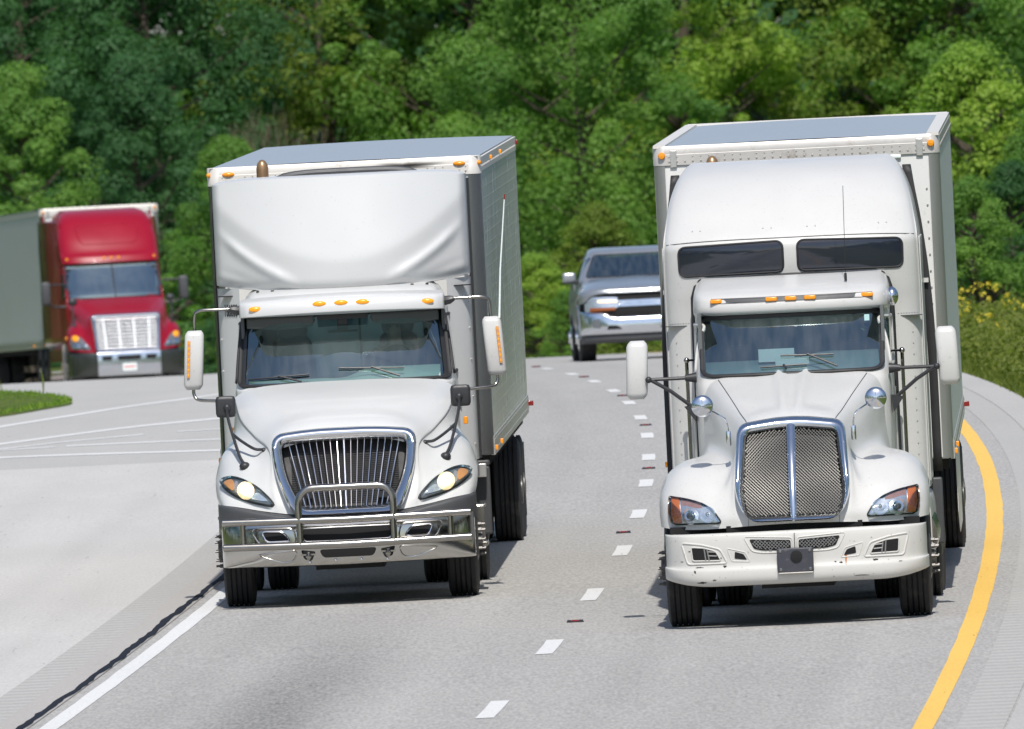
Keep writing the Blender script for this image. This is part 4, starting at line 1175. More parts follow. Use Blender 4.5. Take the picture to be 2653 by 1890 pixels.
        l, n = hit(full_bvh, s * .937, 1.318)
        ft = MB().ellip((0, 0, 0), .052, .05, .042, 12, 6); ft.v = [tuple(l + Vector(v)) for v in ft.v]; ft.build('stalk_foot', M['blackp'], hm)
        if s == 1:
            MB().tube([(1.475, 2.38, 2.55), (1.505, 2.38, 3.0), (1.575, 2.38, 3.66)], [.011, .008, .0055], 6).build('antenna', M['paper'], mi)
            MB().tube([(1.575, 2.38, 3.66), (1.58, 2.38, 3.71)], .0075, 6).build('antenna_tip', M['redlens'], mi)
    # stack, wheels, tanks
    st = MB().rev([(0, .058), (1.58, .058)], (-.725, 4.0, 2.45), 'z', 18, caps=False); st.ellip((-.725, 4.0, 4.03), .058, .058, .095, 18, 8, 0); st.rev([(0, .064), (.5, .064)], (-.725, 4.0, 3.32), 'z', 18)
    st.build('exhaust_stack', M['brown_pipe'], T)
    for s in (-1, 1):
        wheel(T, s * 1.045, 1.12, side=s)
        wheel(T, s * 1.08, 5.35, side=s, dual=True)
        MB().tube([(s * .95, 2.2, .62), (s * .95, 3.35, .62)], .28, 24).build('fuel_tank', M['steel'], T)
        sp = MB().box(min(s * .95, s * 1.27), max(s * .95, s * 1.27), 2.15, 2.75, .42, .46).box(min(s * 1.0, s * 1.25), max(s * 1.0, s * 1.25), 2.15, 2.2, .46, .80).box(min(s * .98, s * 1.26), max(s * .98, s * 1.26), 2.25, 2.6, .78, .81); sp.build('step', M['steel'], T, bev=.008)
        MB().box(min(s * .75, s * 1.28), max(s * .75, s * 1.28), 4.72, 4.76, .45, 1.10).box(min(s * .75, s * 1.28), max(s * .75, s * 1.28), 4.72, 5.0, 1.10, 1.16).build('mudguard', M['greyp'], T, bev=.02)
        MB().box(min(s * .95, s * 1.25), max(s * .95, s * 1.25), 4.55, 4.66, 1.0, 1.13).build('guard_bracket', M['alu'], T, bev=.01)
        MB().box(min(s * 1.08, s * 1.12), max(s * 1.08, s * 1.12), 3.1, 3.2, 1.55, 1.62).build('cab_marker', M['amber'], T, bev=.006)
    chassis(T, 6.3, 1.12, [5.35])
    tr = trailer(T, 4.7, .45, .03)
    vs, al, fs = [], [], []
    K = 36
    for f in (1.0, .75, .5, .25):
        for q in range(K):
            t = 2 * math.pi * q / K; w_ = 1 + .16 * math.sin(3 * t + 1) + .1 * math.sin(7 * t)
            vs.append((.56 + .36 * f * w_ * math.cos(t), -.0075, 3.985 + .05 * f * w_ * math.sin(t) + .012 * math.cos(t))); al.append((1 - f) / .75)
    for r_ in range(3):
        for q in range(K): fs.append((r_ * K + q, r_ * K + (q + 1) % K, (r_ + 1) * K + (q + 1) % K, (r_ + 1) * K + q))
    fs.append(tuple(range(3 * K, 4 * K)))
    me = bpy.data.meshes.new('soot_stain'); me.from_pydata(vs, [], fs); me.materials.append(M['soot_soft'])
    at = me.attributes.new('tint', 'FLOAT', 'POINT'); at.data.foreach_set('value', al)
    so_ = bpy.data.objects.new('soot_stain', me); COL.objects.link(so_); so_.parent = tr
    return T
LEFT = left_truck()
# ------------------------------------------------------------------ right white truck
def wire_mesh(mb, poly, yf, pitch, r):
    """two sets of diagonal wires clipped to a polygon; yf(x, z) gives the depth"""
    xs_ = [p[0] for p in poly]; zs_ = [p[1] for p in poly]
    x0, x1, z0, z1 = min(xs_), max(xs_), min(zs_), max(zs_)
    dg = 1 / math.sqrt(2)
    for s in (1, -1):
        ux, uz = dg, s * dg; nx, nz = -uz, ux
        cs = [x * nx + z * nz for x in (x0, x1) for z in (z0, z1)]
        c = min(cs)
        while c < max(cs):
            run = []
            ts = [x * ux + z * uz for x in (x0, x1) for z in (z0, z1)]
            for t in np.arange(min(ts), max(ts), pitch * 1.5):
                x, z = nx * c + ux * t, nz * c + uz * t
                if inside(poly, x, z):
                    run.append((x, yf(x, z), z))
                elif len(run) > 1: mb.tube(run, r, 4, caps=False); run = []
                else: run = []
            if len(run) > 1: mb.tube(run, r, 4, caps=False)
            c += pitch

def right_truck():
    D0 = 184.5
    T = thing('semi_truck', 'white sleeper cab semi truck with wire mesh grille and scuffed bumper, in the right lane', 'semi truck', (2.405, D0, zroad(D0 + 1.2)), (0, 0, R(-2.1)))
    W_ = M['white_worn']
    rows = [
     [(0,.16,.895),(.3,.16,.89),(.46,.17,.885),(.56,.20,.88),(.69,.23,.875),(.86,.29,.872),(1.03,.38,.88),(1.14,.50,.895),(1.182,.66,.90),(1.17,.70,.90)],
     [(0,.17,1.0),(.3,.17,1.0),(.47,.19,1.0),(.57,.215,.99),(.69,.25,.99),(.86,.31,.99),(1.04,.41,.99),(1.155,.55,1.0),(1.192,.72,1.0),(1.18,.76,1.0)],
     [(0,.28,1.2),(.3,.28,1.2),(.49,.29,1.2),(.56,.31,1.16),(.67,.33,1.13),(.85,.37,1.12),(1.035,.47,1.13),(1.15,.60,1.13),(1.192,.77,1.12),(1.18,.81,1.12)],
     [(0,.45,1.45),(.28,.45,1.45),(.47,.46,1.44),(.535,.46,1.36),(.615,.44,1.25),(.82,.49,1.255),(1.01,.58,1.265),(1.135,.70,1.23),(1.188,.84,1.17),(1.178,.88,1.16)],
     [(0,.80,1.80),(.25,.80,1.79),(.41,.80,1.735),(.49,.79,1.60),(.555,.74,1.40),(.76,.78,1.415),(.97,.83,1.405),(1.11,.88,1.325),(1.182,.97,1.2),(1.172,1.0,1.2)],
     [(0,1.18,1.905),(.25,1.18,1.895),(.46,1.18,1.85),(.55,1.18,1.71),(.625,1.15,1.50),(.78,1.14,1.475),(.99,1.14,1.44),(1.12,1.14,1.35),(1.185,1.14,1.21),(1.175,1.17,1.2)],
     [(0,1.68,2.03),(.28,1.68,2.025),(.56,1.68,1.985),(.67,1.68,1.84),(.715,1.64,1.58),(.81,1.62,1.49),(.99,1.6,1.42),(1.11,1.6,1.30),(1.175,1.6,1.1),(1.165,1.63,1.1)],
     [(0,2.30,2.17),(.3,2.30,2.17),(.66,2.29,2.145),(.79,2.28,2.0),(.81,2.22,1.7),(.86,2.1,1.4),(1.0,2.05,1.2),(1.09,2.0,1.1),(1.14,2.0,1.0),(1.13,2.02,1.0)]]
    G = net(mirror_rows(rows), 7)
    for i in range(G.shape[0]):
        for j in range(G.shape[1]):
            x, y, z = G[i, j]
            if y > .8 and abs(x) < .3:
                k = min(1, (y - .8) / .3); wd = .055 + .06 * (y - .8) / 1.4
                G[i, j, 2] += k * (.030 * math.exp(-((abs(x) - wd) / .035) ** 2) + .018 * math.exp(-(x / .2) ** 2))
    hood = MB().grid(G); hb = hood.bvh()
    hole = [(-.42, 1.70), (.42, 1.70), (.47, 1.15), (.41, .97), (-.41, .97), (-.47, 1.15)]
    hood.cut(lambda x, y, z: inside(hole, x, z) and y < .78)
    ho = hood.build('hood', W_, T, 60)
    for s in (-1, 1):
        m = MB()
        pts = []
        for t in np.linspace(0, 1, 16):
            x, y = s * (.39 + .27 * t), .86 + 1.4 * t
            l, n, _, _ = hb.ray_cast(Vector((x, y, 5)), Vector((0, 0, -1))); pts.append(tuple(l + Vector((0, 0, -.001))))
        m.tube(pts, .0045, 6); m.build('hood_seam', M['greyp'], ho)
        MB().add([(s * .40, .155, .885), (s * .403, .155, .885), (s * .403, .165, .95), (s * .40, .165, .95)], [(0, 1, 2, 3)]).build('panel_gap', M['void'], ho)
    # grille
    sy = lambda z: .10 + max(0, (z - .90)) / .92 * .58 - .12 * math.sin(math.pi * min(1, max(0, (z - .9) / .92)))
    outer = rpoly([(-.475, 1.775), (0, 1.84), (.475, 1.775), (.515, 1.14), (.40, .915), (-.40, .915), (-.515, 1.14)], [.10, .3, .10, .3, .12, .12, .3], 6, 7)
    inner = rpoly([(-.395, 1.69), (0, 1.735), (.395, 1.69), (.445, 1.14), (.40, .965), (-.40, .965), (-.445, 1.14)], [.05, .3, .05, .3, .05, .05, .3], 6, 7)
    L_ = []
    for f, dy in ((0, .12), (0, .02), (.08, -.04), (.3, -.06), (.55, -.05), (.8, -.02), (1.0, .01), (1.0, .07)):
        L_.append([(a[0] + (b[0] - a[0]) * f, sy(a[1] + (b[1] - a[1]) * f) + dy, a[1] + (b[1] - a[1]) * f) for a, b in zip(outer, inner)])
    MB().grid(np.array(L_), wrap=True).build('grille_surround', M['chrome_worn'], T, 70)
    cb = [(x, z) for x, z in ((0, 1.77), (0, 1.5), (0, 1.2), (0, 1.0), (0, .915))]
    bar = MB(); hw = [.042, .040, .037, .034, .02]
    bar.grid(net([[(-h, sy(z) + .03, z), (-h * .9, sy(z) - .025, z), (0, sy(z) - .045, z), (h * .9, sy(z) - .025, z), (h, sy(z) + .03, z)] for h, (x, z) in zip(hw, cb)], 4))
    bar.build('grille_bar', M['chrome_worn'], T, 60)
    wm_ = MB(); wire_mesh(wm_, inner, lambda x, z: sy(z) + .02 + .03 * (x / .45) ** 2, .0205, .0030)
    wm_.build('grille_mesh', M['mesh_wire'], T)
    MB().add([(-.45, sy(1.74) + .10, 1.74), (.45, sy(1.74) + .10, 1.74), (.5, sy(1.14) + .10, 1.14), (.43, sy(.93) + .10, .93), (-.43, sy(.93) + .10, .93), (-.5, sy(1.14) + .10, 1.14)], [(0, 1, 2, 5), (5, 2, 3, 4)]).build('radiator_screen', M['frame'], T)
    # headlights
    for s in (1, -1):
        f = (lambda o: o) if s == 1 else mx
        ol = rpoly([(.635, .925), (.725, 1.06), (.90, 1.125), (1.075, 1.16), (1.085, 1.02), (1.06, .925)], [.035, .10, .2, .02, .2, .03], 6, 4)
        h = patch(MB(), f(ol), hb, .008, .03, lift=.01).build('headlight', M['reflector'], T)
        rim(MB(), f(ol), hb, .008, .006).build('bezel', M['frame'], h)
        patch(MB(), f(rpoly([(.985, .935), (1.0, 1.145), (1.068, 1.155), (1.077, 1.02), (1.055, .935)], .012)), hb, .018, .01, lift=.006).build('turn_signal', M['orange_deep'], h)
        patch(MB(), f(rpoly([(.80, 1.055), (.81, 1.095), (.985, 1.138), (.982, 1.065)], .01)), hb, .016, .008).build('top_reflector', pm_top, h)
        patch(MB(), f(circ(.905, .99, .072)), hb, .018, .01, lift=.012).build('projector_ring', M['reflector'], h)
        patch(MB(), f(circ(.905, .99, .046)), hb, .032, .01, lift=-.004).build('projector_ring', M['chrome'], h)
        patch(MB(), f(circ(.905, .99, .027)), hb, .036, .01, lift=.02).build('projector_lens', M['lamp_dark'], h)
        patch(MB(), f(circ(.755, .995, .070)), hb, .018, .01, lift=-.006).build('lamp_bowl', M['reflector'], h)
        patch(MB(), f(circ(.755, 1.0, .016)), hb, .024, .01, lift=.012).build('bulb', M['chrome'], h)
        patch(MB(), f(ol), hb, .045, .03, lift=.03).build('lens', M['lens'], h)
    # gap above the bumper, bumper
    MB().box(-1.1, 1.1, .34, .5, .78, .90).box(-.6, .6, .20, .36, .80, .895).build('bumper_filler', M['void'], T)
    px = [0, .3, .55, .78, .95, 1.06, 1.13, 1.160, 1.163]
    py = [0, .005, .03, .07, .13, .21, .32, .48, .75]
    def bz(z, x): return z
    pr = [(.375, .14, 0), (.37, .08, 0), (.385, .03, 0), (.43, .0, .0), (.50, -.005, 0), (.565, .012, 0), (.70, .005, 0), (.80, .01, 0), (.832, .03, 0), (.838, .10, 0)]
    rows_ = []
    for z, dy, _ in pr:
        rows_.append([(x - (.012 if x > 1 and z > .54 else 0), y + dy, z + (.075 * max(0, (x - .75) / .41) ** 2 if z < .56 else 0) * (1.0 if z < .45 else .6)) for x, y in zip(px, py)])
    bm_ = MB().grid(net(mirror_rows(rows_), 7)); bb = bm_.bvh()
    bump = bm_.build('bumper', M['bumper_white'], T, 60)
    for s in (1, -1):
        f = (lambda o: o) if s == 1 else mx
        vt = rpoly([(.035, .755), (.40, .775), (.36, .69), (.28, .672), (.035, .668)], .02)
        v_ = patch(MB(), f(vt), bb, .004, .01).build('air_slot', M['void'], bump)
        w = MB(); wire_mesh(w, vt, lambda x, z: hit(bb, s * x, z)[0].y - .012, .0215, .0036)
        if s == -1: w.v = [(-x, y, z) for x, y, z in w.v]
        w.build('slot_mesh', M['greyp2'], v_)
        rim(MB(), f(rpoly([(.02, .775), (.45, .80), (.38, .67), (.29, .652), (.02, .648)], .03)), bb, .007, .0).build('slot_lip', M['bumper_white'], bump)
        fg = rpoly([(.655, .60), (.70, .685), (.80, .715), (.915, .725), (.905, .605)], .02)
        patch(MB(), f(fg), bb, .004, .01).build('fog_opening', M['void'], bump)
        rim(MB(), f(fg), bb, .006, .004).build('opening_edge', M['bumper_white'], bump)
        rim(MB(), f(rpoly([(.60, .575), (.66, .70), (.83, .745), (1.0, .765), (.95, .575)], .03)), bb, .009, .0).build('pressed_ridge', M['bumper_white'], bump)
        iv = MB()
        for a, b_ in (((.76, .605), (.775, .70)), ((.69, .64), (.77, .645)), ((.70, .675), (.77, .68)), ((.79, .605), (.80, .71))):
            iv.tube([tuple(hit(bb, s * a[0], a[1])[0] + Vector((0, -.006, 0))), tuple(hit(bb, s * b_[0], b_[1])[0] + Vector((0, -.006, 0)))], .007, 6)
        iv.build('lamp_bracket', M['greyp2'], bump)
        sl_ = rpoly([(.425, .597), (.455, .648), (.53, .672), (.535, .612)], .012)
        patch(MB(), f(sl_), bb, .004, .01).build('hook_opening', M['void'], bump)
        rim(MB(), f(rpoly([(.40, .58), (.44, .665), (.60, .705), (.56, .59)], .015)), bb, .006, -.001).build('pressed_ridge', M['bumper_white'], bump)
    MB().box(-.003, .003, -.008, .03, .665, .815).build('bumper_seam', M['greyp'], bump)
    pb = MB().box(-.160, .160, -.055, -.02, .468, .685)
    po = pb.build('plate_holder', M['plate'], bump, bev=.012)
    MB().rev([(0, .052), (-.012, .052), (-.014, .045)], (0.01, -.054, .61), 'y', 20).build('holder_hole', M['void'], po)
    bo = MB()
    for x, z in ((-.13, .66), (.13, .66), (.13, .497), (-.13, .497)): bo.rev([(0, .014), (-.008, .014), (-.010, .006)], (x, -.054, z), 'y', 10)
    bo.build('holder_screws', M['steel'], po)
    MB().box(-.15, .15, -.066, -.050, .462, .470).build('holder_lip', M['alu_white'], po, bev=.002)
    def blot(pts, nm, mat, off=.0025):
        patch(MB(), pts, bb, off, .002, (1, .5)).build(nm, mat, bump)
    rs = random.Random(17)
    def scr(cx, cz, w, h, n=7):
        out = []
        for q in range(n * 2):
            t = 2 * math.pi * q / (n * 2); k = rs.uniform(.35, 1.0)
            out.append((cx + w * k * math.cos(t), cz + h * k * math.sin(t)))
        return out
    for cx, cz, w, h in ((-.625, .545, .022, .014), (.70, .545, .028, .012), (-.845, .545, .045, .006), (-.83, .41, .05, .011), (.40, .535, .02, .012), (.35, .545, .012, .008), (-.93, .69, .012, .008), (-.66, .62, .014, .01), (-.89, .505, .012, .02), (-.72, .43, .02, .006), (.57, .415, .09, .004), (.92, .52, .02, .005), (-1.0, .60, .02, .004)):
        blot(scr(cx, cz, w, h), 'scrape', M['soot'])
    blot([(.435, .60), (.455, .60), (.452, .575), (.447, .535), (.441, .51), (.438, .54), (.437, .575)], 'rust_streak', M['rust'])
    # cab
    cr_rows = [(1.0, 2.05, .865, 3.75), (1.5, 2.05, .868, 3.75), (2.0, 2.12, .872, 3.75), (2.16, 2.22, .868, 3.75), (2.4, 2.44, .866, 3.72), (2.66, 2.68, .862, 3.70), (2.72, 2.60, .872, 3.66), (2.80, 2.60, .872, 3.62), (2.87, 2.66, .866, 3.60), (2.93, 2.86, .855, 3.58), (3.0, 3.22, .83, 3.56), (3.02, 3.4, .80, 3.56)]
    shell = MB().grid(cab_shell(cr_rows)); cbv = MB().grid(cab_shell(cr_rows)).bvh()
    ws = rpoly([(-.795, 2.675), (.795, 2.675), (.795, 2.19), (.72, 2.165), (-.72, 2.165), (-.795, 2.19)], [.06, .06, .10, .3, .3, .10], 6, 8)
    wb, _ = windshield(T, shell, ws, M['glass_dark'], M['rubber'], .028)
    shell.build('cab', W_, T, 60)
    it = MB().box(-.80, .80, 3.52, 3.56, 1.3, 2.72).box(-.82, .82, 2.2, 3.56, 1.3, 1.34).box(-.83, -.80, 2.6, 3.56, 1.3, 2.72).box(.80, .83, 2.6, 3.56, 1.3, 2.72).box(-.8, .8, 2.78, 3.55, 2.70, 2.72)
    it.build('cab_interior', M['trim_in'], T)
    cu = MB(); cu.grid(np.array([[(x, 3.42 + .045 * math.sin(x * 23) + .02 * math.sin(x * 51), z) for x in np.linspace(-.64, .60, 90)] for z in (1.6, 2.1, 2.68)])); cu.build('curtain', M['curtain'], T, 70)
    MB().grid(net([[(x, 2.28 + .1 * x * x, 2.10) for x in np.linspace(-.78, .78, 7)], [(x, 2.42 + .1 * x * x, 2.22 + .03 * (x > .2)) for x in np.linspace(-.78, .78, 7)], [(x, 2.8, 2.25 + .05 * (x > .2)) for x in np.linspace(-.78, .78, 7)], [(x, 2.85, 1.7) for x in np.linspace(-.78, .78, 7)]], 4)).build('dashboard', M['dash2'], T)
    for s in (-1, 1):
        st = MB(); soft_box(st, s * .46, 3.28, 2.05, .48, .16, .72, .07, 5, .75); st.build('seat', M['seat'], T)
    MB().tube([(.44 + .2 * math.cos(t), 2.92 + .09 * math.sin(t), 2.16 + .16 * math.sin(t)) for t in np.linspace(0, 6.283, 25)[:-1]], .015, 8, closed=True).build('steering_wheel', M['rubber'], T)
    # visor strip and lamps
    strip = rpoly([(-.705, 2.845), (.735, 2.845), (.735, 2.803), (-.705, 2.803)], .006, 2, 14)
    so_ = patch(MB(), strip, cbv, .006, .006, (1, .7, .3)).build('visor_strip', M['greyp'], T)
    for x in (-.66, -.165, .008, .18, .69):
        l, n = hit(cbv, x, 2.826)
        q = MB().box(-.052, .052, -.03, .01, -.019, .019); q.v = [tuple(Vector(v) + l) for v in q.v]; q.build('clearance_lamp', M['amber'], so_, bev=.010)
    gk = MB()
    gk.tube([(-.887, 3.62, 1.1), (-.887, 3.62, 2.6), (-.882, 3.62, 2.85), (-.855, 3.62, 2.94), (-.78, 3.62, 2.985), (0, 3.62, 3.01), (.78, 3.62, 2.985), (.855, 3.62, 2.94), (.882, 3.62, 2.85), (.887, 3.62, 2.6), (.887, 3.62, 1.1)], .028, 8)
    gk.build('cab_gasket', M['rubber'], T, 60)
    for s in (-1, 1):
        o_ = rpoly([(2.62, 2.20), (2.80, 2.62), (3.45, 2.62), (3.45, 2.20)], .05)
        w_ = patch(MB(), o_, cbv, .006, .01, axis='x', side=s).build('door_window', M['tint'], T)
        rim(MB(), o_, cbv, .014, .006, 'x', s).build('window_frame', W_, w_)
        MB().tube([(s * .90, 2.58, 1.35), (s * .90, 2.56, 2.0)], .010, 6).build('door_hinge', M['alu'], T)
        l = MB().tube([(s * .885, 3.35, 2.30), (s * .955, 3.3, 2.30)], .010, 8).ellip((s * .965, 3.3, 2.30), .026, .026, .028, 10, 6).tube([(s * .965, 3.3, 2.3), (s * .965, 3.3, 1.3)], .016, 8); l.build('grab_handle', M['steel'], T)
    MB().ellip((.905, 2.98, 2.795), .058, .075, .085, 16, 10).tube([(.84, 2.98, 2.74), (.90, 2.98, 2.76)], .015, 6).build('air_horn', M['chrome_worn'], T)
    MB().tube([(.50, 2.95, 2.95), (.50, 2.95, 3.02)], .012, 6).tube([(.50, 2.95, 3.0), (.515, 2.95, 3.80)], .0028, 5).build('antenna', M['frame'], T)
    wiper(T, wb, (-.10, 2.31), (.37, 2.30), (.40, 2.19)); wiper(T, wb, (-.28, 2.215), (.13, 2.225), (-.05, 2.185))
    pp_ = MB().box(-.30, .02, 2.50, 2.505, 2.27, 2.385); pp_.build('paper_sheet', M['paper'], T)
    MB().box(-.15, .15, 2.43, 2.435, 2.235, 2.305).build('paper_sheet', M['paper'], T)
    MB().box(.655, .70, 2.64, 2.645, 2.595, 2.65).build('windshield_sticker', M['sticker'], T)
    # sleeper
    fr = [0, .3, .6, .82, .93, .985, 1.0, 1.0]
    fy = [0, .012, .05, .115, .18, .27, .42, None]
    def srow(z, y0, hw, ye=5.35, k=1.0): return [(hw * a, (y0 + b * k if b is not None else ye), z) for a, b in zip(fr, fy)]
    S = [srow(1.05, 3.66, 1.150), srow(1.8, 3.66, 1.152), srow(2.60, 3.66, 1.152), srow(2.9, 3.63, 1.152), srow(3.2, 3.60, 1.15), srow(3.33, 3.62, 1.145), srow(3.48, 3.76, 1.125, k=1.1), srow(3.70, 4.02, 1.085, k=1.2), srow(3.88, 4.32, 1.02, k=1.4), srow(3.985, 4.66, .95, k=1.6), srow(4.03, 5.0, .89, 5.5, .9), srow(4.035, 5.3, .86, 5.8, .3)]
    sl = MB().grid(net(mirror_rows(S), 6)); sb = sl.bvh()
    slo = sl.build('sleeper', W_, T, 60)
    for s in (1, -1):
        f = (lambda o: o) if s == 1 else mx
        wo_ = rpoly([(.065, 3.325), (1.005, 3.30), (1.0, 3.04), (.065, 3.05)], .07, 6, 8)
        so2 = patch(MB(), f(wo_), sb, .004, .006, (1, .9, .7, .4)).build('sleeper_window', M['tint'], slo)
        rim(MB(), f(wo_), sb, .010, .004).build('window_seal', M['rubber'], so2)
        mb = MB()
        for px_ in (.16, .235, .80, .87): mb.ellip(tuple(hit(sb, s * px_, 3.44)[0]), .008, .008, .008, 8, 4)
        for q in range(14): mb.ellip(tuple(hit(sb, s * 1.06, 1.25 + q * .1)[0]), .009, .007, .009, 6, 3)
        for q in range(8): mb.ellip(tuple(hit(sb, s * (.94 + q * .024), 2.625)[0]), .007, .006, .007, 6, 3)
        mb.build('rivets', M['alu'], slo)
        rb = [(s * 1.03, 5.32, 3.93), (s * 1.06, 5.30, 3.7), (s * 1.105, 5.28, 3.4), (s * 1.155, 5.26, 2.9), (s * 1.18, 5.25, 2.4), (s * 1.185, 5.25, 1.8), (s * 1.185, 5.25, 1.15)]
        r = MB().grid(np.array([[(x - s * .02, y, z), (x + s * .055, y + .02, z), (x + s * .055, y + .22, z), (x - s * .02, y + .22, z)] for x, y, z in fat(rb, 3)]))
        r.build('rubber_edge', M['rubber'], slo, solid=.006)
        MB().box(min(s * 1.15, s * 1.20), max(s * 1.15, s * 1.20), 5.22, 5.26, 2.86, 2.90).build('extender_clip', W_, slo)
        MB().box(min(s * 1.13, s * 1.16), max(s * 1.13, s * 1.16), 4.05, 5.2, 1.1, 3.3).build('side_extender', W_, slo, bev=.01)
        MB().box(min(s * .93, s * 1.155), max(s * .93, s * 1.155), 3.78, 3.90, 2.596, 2.603).build('seam', M['greyp'], slo)
    sm_ = MB().tube([tuple(hit(sb, x, 3.352 - .025 * (abs(x) / 1.1) ** 4)[0]) for x in np.linspace(-1.11, 1.11, 30)], .006, 6)
    sm_.build('roof_seam', M['greyp'], slo)
    # mirrors
    for s in (-1, 1):
        m_ = MB(); soft_box(m_, 0, 0, 0, .19, .15, .52, .055, 6)
        m_.v = [(s * (1.385) + x + s * .012 * (-z / .26), 2.42 + y + .03 * (z / .26) ** 2, 2.255 + z) for x, y, z in m_.v]
        mi = m_.build('mirror', W_, T, 60)
        gl = MB().box(-.08, .08, 0, .01, -.23, .23); gl.v = [(s * 1.385 + x + s * .012 * (-z / .26), 2.496 + y, 2.255 + z) for x, y, z in gl.v]; gl.build('mirror_glass', M['chrome'], mi)
        MB().tube([(s * 1.27, 2.36, 2.165), (s * .95, 2.40, 2.165)], .016, 8).tube([(s * 1.27, 2.36, 2.165), (s * 1.1, 2.38, 2.06), (s * .90, 2.42, 1.90)], .017, 8).tube([(s * .96, 2.40, 2.165), (s * .86, 2.41, 2.165)], [.030, .048], 10).ellip((s * 1.285, 2.35, 2.165), .03, .03, .03, 10, 6).build('mirror_arm', M['blackp'], mi)
        MB().add([(s * .87, 2.38, 1.93), (s * .98, 2.40, 1.91), (s * .88, 2.38, 1.77), (s * .87, 2.5, 1.93), (s * .98, 2.48, 1.91), (s * .88, 2.5, 1.77)], [(0, 1, 2), (3, 5, 4), (0, 3, 4, 1), (1, 4, 5, 2), (2, 5, 3, 0)]).build('arm_bracket', M['blackp'], mi)
        hd = MB().rev([(0, .002), (.003, .03), (.012, .07), (.03, .093), (.042, .097), (.05, .09)], (s * .765, .40, 1.955), 'y', 28)
        hm = hd.build('hood_mirror', M['chrome_worn'], T)
        MB().box(s * .765 - .09, s * .765 + .09, .402, .408, 1.952, 1.958).box(s * .765 - .003, s * .765 + .003, .402, .408, 1.87, 2.045).build('mirror_rib', M['chrome'], hm)
        MB().tube(fat([(s * .765, .39, 1.955), (s * .72, .42, 1.925), (s * .64, .50, 1.88), (s * .575, .58, 1.83), (s * .555, .62, 1.77), (s * .552, .64, 1.70)], 4), .0075, 8).build('mirror_stalk', M['chrome'], hm)
        sk = MB(); soft_box(sk, s * .552, .645, 1.655, .045, .05, .13, .015, 4); sk.build('stalk_foot', M['chrome_worn'], hm)
    # wheels, tanks, stack
    for s in (-1, 1):
        wheel(T, s * 1.025, 1.22, side=s)
        for a in (5.85, 7.15): wheel(T, s * 1.05, a, side=s, dual=True)
        MB().tube([(s * .90, 2.3, .66), (s * .90, 4.1, .66)], .32, 28).build('fuel_tank', M['steel'], T)
        MB().grid(net([[(s * x, y, z) for x, z in ((1.0, 1.06), (1.12, 1.02), (1.17, .90), (1.175, .5))] for y in (2.15, 2.5, 3.3, 5.0)], 5)).build('side_fairing', W_, T, solid=.01)
        MB().box(min(s * .8, s * 1.24), max(s * .8, s * 1.24), 5.1, 5.15, .5, 1.1).build('mudguard', M['greyp'], T, bev=.02)
    MB().rev([(0, .055), (1.5, .055)], (-.715, 5.75, 2.5), 'z', 18).ellip((-.715, 5.75, 4.0), .058, .058, .09, 18, 8, 0).build('exhaust_stack', M['brown_pipe'], T)
    chassis(T, 8.2, 1.22, [5.85, 7.15])
    tr = trailer(T, 6.45, -.5, .035, H=4.185, post='post_grey', side='wall_shade', rail='alu_rail', lamp='round', zb=1.24, rr=.10)
    MB().box(.62, .95, -.02, .0, 3.975, 4.01).build('document_tube', M['paper'], tr, bev=.01)
    for s in (-1, 1): MB().box(min(s * (1.3 - .11), s * 1.3), max(s * (1.3 - .11), s * 1.3), .02, 16.1, 4.168, 4.195).build('roof_edge', M['alu_white'], tr)
    MB().box(-1.28, 1.28, 16.0, 16.14, 4.17, 4.20).build('roof_edge', M['alu_white'], tr)
    sk = MB()
    for s in (-1, 1): sk.prism([(6.2, 1.2), (11.3, 1.2), (11.3, .32), (7.6, .32), (6.3, .55)], 'x', s * 1.27, s * 1.275)
    sk.build('trailer_skirt', M['skirt'], tr)
    return T
pm_top = pmat('smoky_red_reflector', (.36, .21, .19), .25, .1, .5, .2, 30)
M['greyp2'] = pmat('mid_grey_plastic', (.22, .22, .215), .5, .2)
M['plate'] = pmat('dark_plate_holder', (.045, .046, .058), .5, 0, 0, .2, 14, dirt=((.13, .13, .14), 20, .6, .75))
M['dash2'] = pmat('dim_dashboard', (.20, .25, .25), .7, 0, 0, .1, 5)
M['sticker'] = pmat('pale_sticker', (.45, .68, .68), .6)
RIGHT = right_truck()
